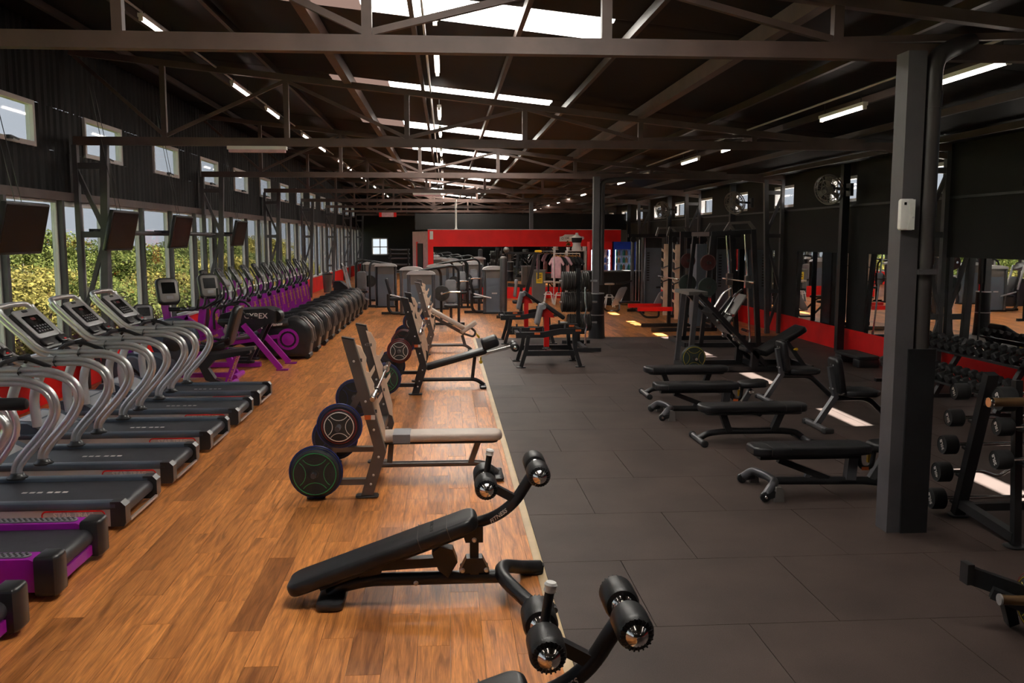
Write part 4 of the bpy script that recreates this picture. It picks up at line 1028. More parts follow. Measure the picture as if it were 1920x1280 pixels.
# ================================================================== free weights on the rubber floor
def flat_bench():
    t = thing('flat_bench', '', 'weight bench')
    p = MB().pad(rrect(1.22, .30, .12, 6), .085, .028, 3, T(.62, 0, .345)).build('bench_pad', 'black_vinyl', t)
    for x in (.95, 1.12): MB().box(x, x + .004, -.1505, .1505, .36, .4312).build('seam', 'graphite', p, 0)
    MB().pad(rrect(1.1, .24, .08, 5), .025, .006, 1, T(.62, 0, .322)).build('pad_board', 'black_plastic', t)
    MB().bar((.36, 0, .12), (.28, 0, .33), .08, .07, (1, 0, 0)).bar((.86, 0, .12), (.95, 0, .33), .08, .07, (1, 0, 0)).build('pad_support', 'black_steel', t, 0)['kind'] = 'stuff'
    MB().tube([(.02, 0, .04), (.12, 0, .10), (.3, 0, .12), (.92, 0, .12), (1.12, 0, .1), (1.2, 0, .04)], .036, 12, .08).build('bottom_rail', 'black_steel', t)
    MB().tube([(.02, -.24, .035), (.02, .24, .035)], .032, 12).build('foot_tube', 'grey_post', t)
    MB().tube([(1.2, -.26, .035), (1.2, .26, .035)], .032, 12).build('foot_tube', 'grey_post', t)
    for s in (-1, 1):
        for x, q in ((.02, .24), (1.2, .26)): MB().lathe([(.036, 0), (.04, .01), (.04, .04), (.03, .045)], (x, s * (q - .02), .036), (0, s, 0), 12).build('foot_cap', 'rubber', t)
    return t
def adjustable_bench():
    t = thing('adjustable_bench', '', 'weight bench')
    p = MB().pad([(.0, -.10), (.05, -.14), (.2, -.15), (.95, -.16), (1.06, -.12), (1.08, 0), (1.06, .12), (.95, .16), (.2, .15), (.05, .14), (.0, .10)], .085, .026, 3, T(-.10, 0, .345)).build('back_pad', 'black_vinyl', t)
    for x in (.15, .32): MB().box(x - .1, x - .096, -.1505, .1505, .36, .4312).build('seam', 'graphite', p, 0)
    MB().pad([(.0, -.08), (.06, -.13), (.3, -.15), (.36, -.08), (.36, .08), (.3, .15), (.06, .13), (.0, .08)], .08, .026, 3, T(1.0, 0, .355) @ RY(-.06)).build('seat_pad', 'black_vinyl', t)
    MB().box(-.02, .9, -.05, .05, .30, .345).build('pad_rail', 'black_steel', t, 0)
    MB().bar((.16, 0, .29), (.62, 0, .11), .06, .055).build('ladder_strut', 'black_steel', t, 0)
    MB().bar((.42, 0, .12), (.46, 0, .2), .04, .04, (1, 0, 0)).build('strut_rest', 'grey_post', t, 0)
    MB().tube([(.12, 0, .10), (.98, 0, .085), (1.15, 0, .06), (1.22, 0, .03)], .038, 12, .08).build('bottom_rail', 'black_steel', t)
    MB().bar((.82, 0, .1), (.84, 0, .34), .08, .09, (1, 0, 0)).build('post', 'grey_post', t, 0)
    MB().bar((1.02, 0, .1), (1.16, 0, .34), .06, .06, (1, 0, 0)).build('seat_post', 'grey_post', t, 0)
    MB().tube([(.9, 0, .3), (.92, 0, .2), (1.02, 0, .2), (1.04, 0, .36)], .022, 10, .05).build('seat_hinge', 'black_steel', t)
    MB().box(.92, .985, -.026, -.024, .185, .215).build('warning_label', 'orange_tag', t, 0)
    MB().lathe([(.03, 0), (.035, .02), (.02, .035)], (1.14, -.04, .31), (0, -1, 0), 12).build('knob', 'chrome', t)
    MB().box(1.0, 1.03, .03, .06, .24, .32).build('pull_tab', 'yellow', t, 0)
    MB().tube([(-.05, -.30, .06), (.02, -.26, .13), (.10, -.1, .115), (.12, 0, .10), (.10, .1, .115), (.02, .26, .13), (-.05, .30, .06)], .038, 12, .08).build('wheel_frame', 'grey_post', t)
    for s in (-1, 1):
        f = MB().prism([(.015, 0), (.10, 0), (.09, .11), (.07, .13), (.03, .13)], 'y', s * .30, s * .34).build('foot_plate', 'shroud_cap', t, 20)
        MB().lathe([(.035, -.02), (.045, -.012), (.045, .012), (.035, .02)], (-.06, s * .31, .045), (0, 1, 0), 16).bar((-.06, s * .31, .045), (.05, s * .30, .07), .05, .05).build('wheel', 'black_plastic', t)
        MB().lathe([(.016, 0), (.012, .012)], (-.06, s * .332, .045), (0, s, 0), 10).build('wheel_bolt', 'chrome', t)
    MB().tube([(1.24, -.12, .03), (1.24, .12, .03)], .03, 10).tube([(1.2, -.05, .06), (1.27, -.05, .12), (1.3, .05, .12), (1.22, .05, .06)], .007, 6, .02).build('rear_foot', 'black_steel', t)
    return t
fb = flat_bench(); fb.location = (2.76, 9.75, 0)
fb['label'] = 'black flat bench between the two adjustable benches'
f2 = copy_tree(fb); f2.location = (2.86 + 1.18, 12.72, 0); f2.rotation_euler = (0, 0, PI); f2['label'] = 'black flat bench standing next to the leg press'
for o in (fb, f2): o['group'] = 'flat benches on the rubber floor'
ad_ = adjustable_bench(); ad_.location = (2.78, 7.76, 0); ad_['label'] = 'black adjustable bench beside the grey steel column'
a2 = copy_tree(ad_); a2.location = (2.72, 11.25, 0); a2['label'] = 'black adjustable bench between two flat benches'
for o in (ad_, a2): o['group'] = 'adjustable benches on the rubber floor'

def utility_seat():
    t = thing('utility_seat', '', 'weight bench')
    MB().tube([(0, -.31, .035), (0, .31, .035)], .036, 12).build('foot_tube', 'grey_post', t)
    for s in (-1, 1): MB().pad(rrect(.13, .1, .03, 3), .06, .015, 2, T(.02, s * .29, 0)).build('foot_cap', 'rubber', t)
    MB().path([(0, 0, .04), (.22, 0, .38), (.17, 0, .62), (.15, 0, .74)], .06, .07, (0, 1, 0)).build('upright', 'grey_post', t, 20)
    MB().tube([(.2, 0, .36), (.62, 0, .36), (.95, 0, .05), (1.08, 0, .03)], .034, 12, .1).build('rear_tube', 'black_steel', t)
    MB().lathe([(.036, 0), (.04, .01), (.04, .05), (.03, .055)], (1.06, 0, .036), (1, 0, 0), 12).build('rear_cap', 'rubber', t)
    MB().pad([(.0, -.14), (.08, -.19), (.34, -.2), (.42, -.12), (.42, .12), (.34, .2), (.08, .19), (.0, .14)], .075, .025, 3, T(.30, 0, .395)).build('seat_pad', 'black_vinyl', t)
    MB().pad(rrect(.28, .44, .06, 5), .085, .028, 3, frame3((0, 1, 0), (-.17, 0, .985), (.19, 0, .63))).build('back_pad', 'black_vinyl', t)
    b = MB()
    for z in (.48, .76):
        for s in (-1, 1): b.lathe([(.012, 0), (.012, .005), (.006, .01)], (.17, s * .035, z), (0, s, 0), 8)
    b.build('bolt', 'silver', t, 30)
    return t
us = utility_seat(); us.location = (4.40, 12.17, 0); us['label'] = 'black utility seat with short backrest beside the leg press'
u2 = copy_tree(us); u2.location = (4.38, 10.38, 0); u2['label'] = 'black utility seat with short backrest between column and leg press side'
u2['label'] = 'black utility seat with short backrest beside the steel column'
for o in (us, u2): o['group'] = 'utility seats'

# leg press
LY = 15.4
t = thing('leg_press', 'black inclined leg press with grey foot plate', 'gym machine', (4.1, LY, 0))
W2 = .42
for s in (-1, 1):
    y = s * W2
    MB().bar((.12, y, 1.32), (1.32, y, .10), .07, .10, (0, 1, 0)).build('rail', 'black_steel', t, 0)
    MB().cyl((.24, y * .72, 1.24), (1.2, y * .72, .26), .022).build('guide_rod', 'chrome', t)
    MB().bar((-.02, y, .02), (.08, y, 1.3), .08, .08, (0, 1, 0)).build('rear_post', 'grey_post', t, 0)
    MB().bar((-.05, y, .05), (2.1, y, .05), .08, .08).build('base_rail', 'black_steel', t, 0)
    MB().bar((1.1, y, .06), (1.12, y, .36), .12, .1, (0, 1, 0)).build('stop_block', 'black_steel', t, 0)
    MB().bar((1.7, y * .7, .5), (2.02, y * .8, .06), .06, .06, (0, 1, 0)).build('back_strut', 'black_steel', t, 0)
    for x, z in ((.62, .98), (.88, .72)): MB().cyl((x, y, z), (x, y + s * .3, z), .024).build('sled_horn', 'chrome', t)
    MB().lathe([(.035, -.03), (.045, -.02), (.045, .02), (.035, .03)], (.52, y * .72, .85), (0, 1, 0), 14).lathe([(.035, -.03), (.045, -.02), (.045, .02), (.035, .03)], (.8, y * .72, .55), (0, 1, 0), 14).build('sled_roller', 'chrome', t)['kind'] = 'stuff'
MB().box(-.06, .26, -W2 - .05, W2 + .05, 1.30, 1.36).build('top_plate', 'shroud_cap', t, 0)
MB().bar((-.02, -W2, .06), (-.02, W2, .06), .08, .08).bar((2.1, -W2, .05), (2.1, W2, .05), .08, .08).bar((1.2, -W2, .08), (1.2, W2, .08), .08, .08).build('cross_beam', 'black_steel', t, 0)['kind'] = 'stuff'
MB().prism([(.38, .98), (.72, .62), (.80, .70), (.46, 1.06)], 'y', -.32, .32).build('sled', 'black_steel', t, 0)
MB().pad(rrect(.62, .58, .04, 3), .03, .008, 2, frame3((0, 1, 0), (.52, 0, .85), (.82, 0, 1.05))).build('foot_plate', 'shroud_cap', t)
for k in range(2): MB().bar((.52 + .1 * k, -.2 + .28 * k, .95 - .1 * k), (.75 + .12 * k, -.2 + .28 * k, 1.25 - .1 * k), .07, .05).build('sled_arm', 'black_steel', t, 0)
MB().tube([(.60, -.34, 1.0), (.78, -.34, 1.3), (.9, -.30, 1.38)], .02, 8, .06).tube([(.60, .34, 1.0), (.78, .34, 1.3), (.9, .3, 1.38)], .02, 8, .06).build('handle', 'chrome', t)['kind'] = 'stuff'
MB().pad(rrect(.86, .5, .07, 5), .1, .03, 3, T(1.38, 0, .22) @ RY(-.55) @ T(.42, 0, 0)).build('back_pad', 'black_vinyl', t)
MB().pad(rrect(.4, .5, .07, 5), .09, .03, 3, T(1.22, 0, .26) @ RY(.2)).build('seat_pad', 'black_vinyl', t)
MB().lathe([(.014, 0), (.014, .04), (.024, .05), (.024, .08)], (1.82, -.34, .36), (.3, -1, .2), 10).build('adjusting_knob', 'yellow', t)
MB().bar((.0, -W2, .1), (-.02, -W2 - .32, .28), .05, .05).build('plate_arm', 'black_steel', t, 0)
MB().cyl((-.02, -W2 - .1, .28), (-.02, -W2 - .46, .28), .024).build('plate_horn', 'chrome', t)
for k in range(2): plate((4.08, LY - W2 - .24 - .05 * k, .285), .20, .04, 'plate_green', 'ring_yellow', None if k else None, 'yellow-lined weight plate on the horn of the leg press', 'yellow-lined plates on the leg press')

# smith machine: bar along the hall, tilted chrome rods
t = thing('smith_machine', 'black smith machine with tilted chrome guide rods', 'gym machine', (6.2, 19.1, 0))
for s in (-1, 1):
    y = s * .62
    MB().bar((.1, y, .06), (-.05, y, 2.42), .022, .022, (0, 1, 0)).build('guide_rod', 'chrome', t)if False else MB().cyl((.12, y, .06), (-.06, y, 2.36), .02).build('guide_rod', 'chrome', t)
    MB().bar((.26, y * 1.15, .03), (.08, y * 1.15, 2.42), .10, .08, (0, 1, 0)).build('front_post', 'black_steel', t, 0)
    MB().bar((-.95, y * 1.1, .03), (-.75, y * 1.1, 2.3), .08, .08, (0, 1, 0)).build('rear_post', 'black_steel', t, 0)
    MB().bar((-1.25, y * 1.1, .05), (.45, y * 1.1, .05), .08, .09).build('base_rail', 'black_steel', t, 0)
    MB().bar((-.78, y * 1.1, 2.33), (.12, y * 1.1, 2.38), .08, .09).build('top_rail', 'black_steel', t, 0)
    MB().lathe([(.05, 0), (.05, .04), (.03, .05), (.03, .12)], (.12, y, .05), (0, 0, 1), 12).build('rod_foot', 'chrome', t)
    MB().box(-.03, .1, y - .05, y + .05, 1.22, 1.48).build('bar_carriage', 'chrome', t, 0)
    for z in (1.75, 1.25): MB().cyl((-.86, y * 1.1, z), (-.86, y * 1.1 + s * .26, z), .024).build('plate_horn', 'chrome', t)
MB().bar((-.78, -.68, 2.33), (-.78, .68, 2.33), .08, .09).bar((.1, -.7, 2.38), (.1, .7, 2.38), .08, .09).bar((-1.25, -.68, .05), (-1.25, .68, .05), .08, .09).build('cross_beam', 'black_steel', t, 0)['kind'] = 'stuff'
MB().path([(-.5, -.68, 2.38), (-.4, -.68, 2.55), (.0, -.68, 2.57), (.12, -.68, 2.42)], .06, .06, (0, 1, 0)).build('pull_up_grip', 'shroud_cap', t, 20)
MB().path([(-.5, .68, 2.38), (-.4, .68, 2.55), (.0, .68, 2.57), (.12, .68, 2.42)], .06, .06, (0, 1, 0)).build('pull_up_grip', 'shroud_cap', t, 20)
sb = MB().cyl((.03, -1.05, 1.35), (.03, 1.05, 1.35), .016).build('bar', 'chrome', t)
for s in (-1, 1): MB().cyl((.03, s * .72, 1.35), (.03, s * 1.05, 1.35), .025).build('bar_sleeve', 'chrome', sb)
for z, R, bd, rg, ds in ((1.75, .165, 'plate_red', 'plate_red', 'dark red'), (1.25, .20, 'plate_green', 'plate_green', 'dark green')):
    for s in (-1, 1): plate((6.2 - .86, 19.1 + s * (.62 * 1.1 + .1), z), R, .04, bd, rg, None, '%s weight plate hanging on the smith machine post' % ds, 'plates on the smith machine')

# squat rack
t = thing('squat_rack', 'squat rack with beige notched uprights', 'gym machine', (5.55, 22.2, 0))
for s in (-1, 1):
    y = s * .58
    poly = [(.06, .3), (.06, 2.1), (-.05, 2.1)]
    for k in range(6):
        z = 1.95 - .24 * k; poly += [(-.05, z), (-.11, z + .04), (-.11, z - .02), (-.05, z - .06)]
    poly += [(-.05, .3)]
    MB().prism(poly, 'y', y - .02, y + .02).build('notched_plate', 'beige_plate', t, 0)
    MB().bar((.1, y, .03), (.1, y, 2.4), .09, .09, (0, 1, 0)).build('post', 'black_steel', t, 0)
    MB().bar((.9, y, .03), (.9, y, 2.4), .09, .09, (0, 1, 0)).build('post', 'black_steel', t, 0)
    MB().bar((-.6, y, .05), (1.0, y, .05), .09, .09).bar((.1, y, 2.36), (.9, y, 2.36), .08, .08).build('side_rail', 'black_steel', t, 0)['kind'] = 'stuff'
    MB().path([(-.25, y, 2.3), (-.2, y, 2.5), (.15, y, 2.5), (.25, y, 2.38)], .05, .05, (0, 1, 0)).build('pull_up_grip', 'shroud_cap', t, 20)
    for z in (1.55, 1.2): MB().bar((.05, y - .03, z), (-.12, y - .05, z - .06), .03, .03).build('hook', 'chrome', t, 0)
    MB().bar((-.1, y, .55), (-.95, y, .55), .07, .10).build('red_spotter_arm', 'red_paint', t, 0)
MB().bar((.9, -.58, 2.36), (.9, .58, 2.36), .08, .08).bar((.9, -.58, .1), (.9, .58, .1), .08, .08).build('cross_beam', 'black_steel', t, 0)['kind'] = 'stuff'
MB().box(.55, .8, -.3, .3, .1, 2.1).build('weight_shroud', 'shroud', t, 0)
barbell((5.46, 22.15, 1.28), 'chrome barbell held on the squat rack hooks', 2.0)
# dumbbell rack with two sloping tiers
t = thing('dumbbell_rack', 'black two-tier dumbbell rack along the mirrors', 'dumbbell rack', (7.18, 12.35, 0))
for y in (-1.45, 0, 1.45):
    MB().path([(-.42, y, .02), (.32, y, .02)], .07, .06).bar((-.25, y, .04), (.2, y, .82), .06, .08, (0, 1, 0)).build('end_frame', 'black_steel', t, 0)
for x, z in ((-.20, .28), (.08, .66)):
    for d in (-.09, .09): MB().bar((x + d, -1.55, z + d * .35), (x + d, 1.55, z + d * .35), .05, .03).build('shelf_rail', 'black_steel', t, 0)
def dumbbell(R):
    t = thing('dumbbell', '', 'dumbbell')
    MB().cyl((-.07, 0, 0), (.07, 0, 0), .016, n=10).build('grip', 'chrome', t)
    for s in (-1, 1):
        MB().lathe([(R * .7, 0), (R, .015), (R, R * 1.25), (R * .8, R * 1.25 + .015)], (s * .065, 0, 0), (s, 0, 0), 6).build('head', 'rubber', t, 0)
    return t
for k, (x, z) in enumerate(((-.20, .28), (.08, .66))):
    proto = None
    for i in range(16):
        R = (.072, .062)[k]
        if proto is None: o = proto = dumbbell(R)
        else: o = copy_tree(proto)
        o.location = (7.18 + x, 12.35 - 1.42 + .189 * i, z + R * .95 + .03); o.rotation_euler = (0, -.33, 0)
        o['group'] = 'hex dumbbells on the rack'; o['label'] = ('black hex dumbbell on the lower tier of the dumbbell rack', 'black hex dumbbell on the upper tier of the dumbbell rack')[k]
# step platform by the red strip
t = thing('step_platform', 'low black step platform lying by the red strip', 'step', (7.35, 15.75, 0))
MB().pad(rrect(.4, 1.0, .06, 4), .06, .015, 2, T(0, 0, .14)).build('top', 'rubber', t)
for s in (-1, 1): MB().pad(rrect(.4, .24, .04, 3), .14, .02, 2, T(0, s * .37, 0)).build('riser', 'black_plastic', t)

# fixed barbell rack
t = thing('barbell_rack', 'black upright rack of fixed-weight barbells', 'barbell rack', (4.15, 6.55, 0))
for x in (0, 1.0):
    MB().bar((x, .40, .02), (x, .06, 1.22), .07, .09, (1, 0, 0)).build('rear_leg', 'black_steel', t, 0)
    MB().bar((x, -.36, .02), (x, -.26, 1.22), .055, .055, (1, 0, 0)).build('front_leg', 'black_steel', t, 0)
    MB().bar((x, -.36, .07), (x, .4, .12), .07, .07).build('base_bar', 'black_steel', t, 0)
    MB().bar((x, -.26, 1.0), (x, .1, 1.0), .06, .06).build('upper_tie', 'black_steel', t, 0)
    MB().pad(rrect(.16, .14, .05, 4), .015, .005, 1, T(x, .40, 0)).build('foot', 'black_plastic', t)
    MB().pad(rrect(.16, .14, .05, 4), .015, .005, 1, T(x, -.36, 0)).build('foot', 'black_plastic', t)
    for z in (.12, .36, .60, .83, 1.05):
        y = .40 - .34 * (z - .02) / 1.2
        MB().bar((x, y, z - .035), (x, y + .13, z - .02), .04, .02).build('cradle', 'black_steel', t, 0)
    for z in (.66, .9, 1.1): MB().bar((x, -.31, z - .035), (x, -.45, z - .02), .04, .02).build('cradle', 'black_steel', t, 0)
MB().bar((0, .38, .08), (1.0, .38, .08), .06, .06).build('cross_beam', 'black_steel', t, 0)
def fixed_bar(z, y, R, txt, x0, bent, label):
    t = thing('fixed_barbell', label, 'barbell', (x0, y, z), 0, 'fixed barbells on the rack')
    if bent: MB().tube([(0, 0, 0), (.28, 0, 0), (.42, -.0, -.05), (.56, 0, .03), (.74, 0, .03), (.88, 0, -.05), (1.02, 0, 0), (1.35, 0, 0)], .014, 10, .04).build('shaft', 'chrome', t)
    else: MB().cyl((0, 0, 0), (1.35, 0, 0), .0145, n=12).build('shaft', 'chrome', t)
    for s, x in ((-1, .0), (1, 1.35)):
        h = MB().lathe([(R * .8, 0), (R, .012), (R, .10), (R * .9, .115), (R * .86, .11)], (x - s * .01, 0, 0), (s, 0, 0), 26).build('head', 'rubber', t)
        text(txt, R * .55, 'ring_white', h, (x + s * .1045, 0, 0), (0, .5, .86) if s < 0 else (0, .5, .86), (0, -.86, .5) if s > 0 else (0, .86, -.5))
    return t
for z, R, txt, bent, lab in ((.13, .088, '50LB', 0, 'black fixed barbell marked 50LB on the lowest rack cradle'), (.37, .082, '40LB', 1, 'black fixed curl barbell on the second lowest rack cradle'),
                             (.61, .078, '30LB', 0, 'black fixed barbell marked 30LB on the middle rack cradle'), (.84, .07, '20LB', 1, 'black fixed curl barbell marked 20LB on the rack below the top'), (1.06, .065, '10LB', 1, 'black fixed curl barbell marked 10LB on the top rear cradle')):
    fixed_bar(z, 6.55 + .40 - .34 * (z - .02) / 1.2 + .10, R, txt, 4.05, bent, lab)
for z, R, txt, bent, lab in ((.67, .072, '20LB', 0, 'black fixed barbell marked 20LB on the lowest front cradle'), (.91, .066, '10LB', 0, 'black fixed barbell marked 10LB on the middle front cradle'), (1.11, .09, '40LB', 0, 'large-headed black fixed barbell marked 40LB on the top front cradle')):
    fixed_bar(z, 6.55 - .41, R, txt, 4.02, bent, lab)
# bar end and plate holder at the frame edge
t = thing('brown_barbell', 'brown barbell sleeve with chrome end ring in front of the rack', 'barbell', (3.52, 5.6, 1.19))
MB().cyl((0, 0, 0), (.55, 0, 0), .03, n=18).build('sleeve', 'brown_bar', t)
MB().lathe([(.018, -.012), (.032, -.012), (.034, 0), (.032, .012)], (0, 0, 0), (1, 0, 0), 18).build('end_ring', 'chrome', t)
MB().cyl((.55, 0, 0), (2.0, 0, 0), .015).build('shaft', 'chrome', t)
t = thing('bar_stand', 'black upright stand holding the brown barbell', 'stand', (4.25, 5.6, 0))
MB().bar((0, 0, .01), (0, 0, 1.17), .07, .07, (0, 1, 0)).bar((-.25, 0, .03), (.25, 0, .03), .07, .05).bar((0, -.25, .03), (0, .25, .03), .07, .05).build('post', 'black_steel', t, 0)
t = thing('plate_holder', 'low black plate holder with bracket and protruding bar end', 'plate rack', (2.98, 4.78, 0))
MB().bar((.02, .1, .32), (.55, -.12, .16), .05, .10).box(-.01, .03, .06, .14, .27, .39).build('bracket', 'black_steel', t, 0)
MB().bar((.1, .0, .25), (.7, -.3, .03), .06, .06).bar((.5, -.3, .03), (.9, .2, .03), .07, .06).bar((.3, .1, .02), (.2, .05, .26), .06, .06, (1, 0, 0)).build('leg_frame', 'black_steel', t, 0)
MB().cyl((.1, -.08, .24), (.75, -.16, .22), .028, n=16).build('bar', 'brown_bar', t)
MB().lathe([(.018, -.006), (.032, -.006), (.032, .006)], (.1, -.08, .24), (1, -.1, 0), 16).build('end_ring', 'silver', t)
plate((3.28, 4.68, .22), .17, .04, 'plate_dark', 'ring_yellow', 'ring_red', 'red-rimmed yellow-lined plate on the low plate holder', None, 'x')
# ================================================================== weight-stack machines further back
def tower(t, w=.62, h=1.42, d=.22):
    arc = [(w / 2 * math.cos(a), h - .07 + .09 * math.sin(a)) for a in [PI * i / 10 for i in range(11)]]
    MB().box(-w / 2 + .05, w / 2 - .05, -d / 2, d / 2, .04, h * .76).build('shroud', 'shroud', t, 0)
    MB().box(-w / 2 + .05, w / 2 - .05, -d / 2 - .004, d / 2 + .004, h * .76, h - .05).build('shroud_top', 'shroud_cap', t, 0)
    MB().prism([(-w / 2 - .06, h - .09)] + [(-x * 1.15, z) for x, z in arc] + [(w / 2 + .06, h - .09)], 'y', -d / 2 - .05, d / 2 + .05).build('arched_cap', 'silver_paint', t, 30)
    for s in (-1, 1): MB().cyl((s * (w / 2), -d / 2, .02), (s * (w / 2), -d / 2, h - .08), .045, n=14).build('tower_post', 'grey_post', t)
    MB().box(-w / 2 - .04, w / 2 + .04, -d / 2 - .06, d / 2 + .06, 0, .05).build('base', 'black_steel', t, 0)
    MB().box(-.08, .08, -d / 2 - .006, -d / 2 - .003, h * .42, h * .45).build('badge', 'silver', t, 0)
def machine_chest(label, loc, rz=0):
    t = thing('weight_machine', label, 'gym machine', loc, rz, 'weight-stack machines'); tower(t)
    MB().tube([(.5, .2, .03), (.5, .2, 1.35), (.42, .1, 1.5), (-.05, -.1, 1.42)], .035, 12, .12).tube([(.95, .15, .03), (.95, .15, 1.45), (.8, .1, 1.55), (.3, .0, 1.48)], .035, 12, .1).build('frame_hoop', 'black_steel', t)['kind'] = 'stuff'
    MB().bar((.3, .2, .05), (1.1, .2, .05), .08, .07).build('base_beam', 'black_steel', t, 0)
    MB().lathe([(.04, -.03), (.19, -.02), (.2, 0), (.19, .02), (.04, .03)], (.52, -.05, .85), (0, 1, 0), 24).build('cam_wheel', 'plate_dark', t)
    MB().lathe([(.03, 0), (.03, .02)], (.52, -.08, .85), (0, -1, 0), 12).build('cam_hub', 'silver', t)
    MB().pad(rrect(.36, .36, .08, 5), .08, .025, 3, T(.75, .1, .48)).build('seat_pad', 'black_vinyl', t)
    MB().pad(rrect(.3, .6, .08, 5), .08, .025, 3, frame3((1, 0, 0), (0, .1, .99), (.75, .3, .88))).build('back_pad', 'grey_vinyl', t)
    MB().bar((.75, .15, .05), (.75, .15, .48), .07, .07, (0, 1, 0)).build('seat_post', 'black_steel', t, 0)
    MB().tube([(.55, -.2, .85), (.7, -.3, .9), (.98, -.3, .9)], .022, 8, .06).build('handle', 'chrome', t)
    return t
def machine_leg(label, loc, rz=0):
    t = thing('weight_machine', label, 'gym machine', loc, rz, 'weight-stack machines'); tower(t, .6, 1.4)
    MB().tube([(-.35, -.1, .06), (-.6, -.15, .06), (-.68, -.15, .2), (-.68, -.15, .62)], .045, 12, .12).build('side_frame', 'black_steel', t)
    MB().cyl((-.62, -.16, .6), (-.1, -.2, .47), .022).build('roller_bar', 'silver', t)
    MB().pad(rrect(.5, .36, .08, 5), .08, .025, 3, T(-.45, .15, .42)).build('seat_pad', 'black_vinyl', t)
    MB().pad(rrect(.34, .56, .08, 5), .08, .025, 3, frame3((0, 1, 0), (-.25, 0, .97), (-.72, .15, .78))).build('back_pad', 'black_vinyl', t)
    MB().bar((-.45, .15, .03), (-.45, .15, .42), .08, .08, (0, 1, 0)).build('seat_post', 'black_steel', t, 0)
    MB().bar((-.9, .15, .04), (.2, .15, .04), .08, .07).build('base_beam', 'black_steel', t, 0)
    return t
machine_chest('grey weight-stack chest machine behind the incline press bench', (-.62, 23.3, 0))
machine_leg('grey weight-stack machine one place behind the chest machine', (-1.0, 27.0, 0))
machine_chest('grey weight-stack machine beside the last elliptical trainers', (-1.95, 30.0, 0), PI)
machine_leg('grey weight-stack machine with arched cap below the far window', (-2.6, 33.0, 0), PI)
machine_leg('grey weight-stack leg machine with silver roller bar in front of the red kiosk', (1.45, 27.3, 0))
machine_chest('grey weight-stack machine left of the kiosk mirror corner', (.2, 31.0, 0))
machine_leg('grey weight-stack machine standing against the kiosk mirror', (.95, 32.6, 0))
machine_chest('grey weight-stack machine with hoop frame before the kiosk corner', (-.25, 29.0, 0))
# fly machine with thick round column
t = thing('fly_machine', 'dark pulley machine with thick round grey column and ball top', 'gym machine', (1.62, 25.6, 0))
MB().cyl((0, 0, .02), (0, 0, 1.68), .10, n=18).build('round_column', 'grey_post', t)
MB().lathe([(.1, 0), (.09, .04), (.04, .06)], (0, 0, 1.68), n=18).build('column_cap', 'shroud_cap', t)
MB().ball((.08, 0, 1.92), .085, 14).build('ball_joint', 'shroud_cap', t)
MB().bar((.05, 0, 1.83), (1.0, 0, 1.83), .06, .05).build('top_beam', 'black_steel', t, 0)
MB().lathe([(.06, -.02), (.085, -.01), (.085, .05), (.06, .06)], (.62, 0, 1.88), n=14).build('pulley', 'black_plastic', t)
MB().bar((.92, 0, 1.86), (.62, 0, .6), .10, .07, (0, 1, 0)).build('swing_arm', 'black_steel', t, 0)
MB().bar((1.0, .05, 1.8), (.98, .05, 1.1), .05, .05, (0, 1, 0)).build('front_arm', 'grey_post', t, 0)
MB().pad(rrect(.2, .12, .03, 3), .06, .02, 2, T(.98, 0, 1.85)).build('yellow_guard', 'yellow', t)
MB().bar((.12, 0, .95), (.6, 0, .9), .09, .09).bar((.5, 0, .9), (.5, 0, .05), .08, .08, (0, 1, 0)).build('seat_frame', 'black_steel', t, 0)
MB().pad(rrect(.34, .36, .06, 4), .09, .03, 3, T(.42, 0, .42)).build('seat_pad', 'black_vinyl', t)
MB().pad(rrect(.3, .5, .06, 4), .08, .025, 3, frame3((0, 1, 0), (.1, 0, .99), (.3, 0, .85))).build('back_pad', 'grey_vinyl', t)
MB().bar((-.2, 0, .04), (.9, 0, .04), .1, .08).bar((0, -.4, .04), (0, .4, .04), .1, .08).build('base', 'black_steel', t, 0)

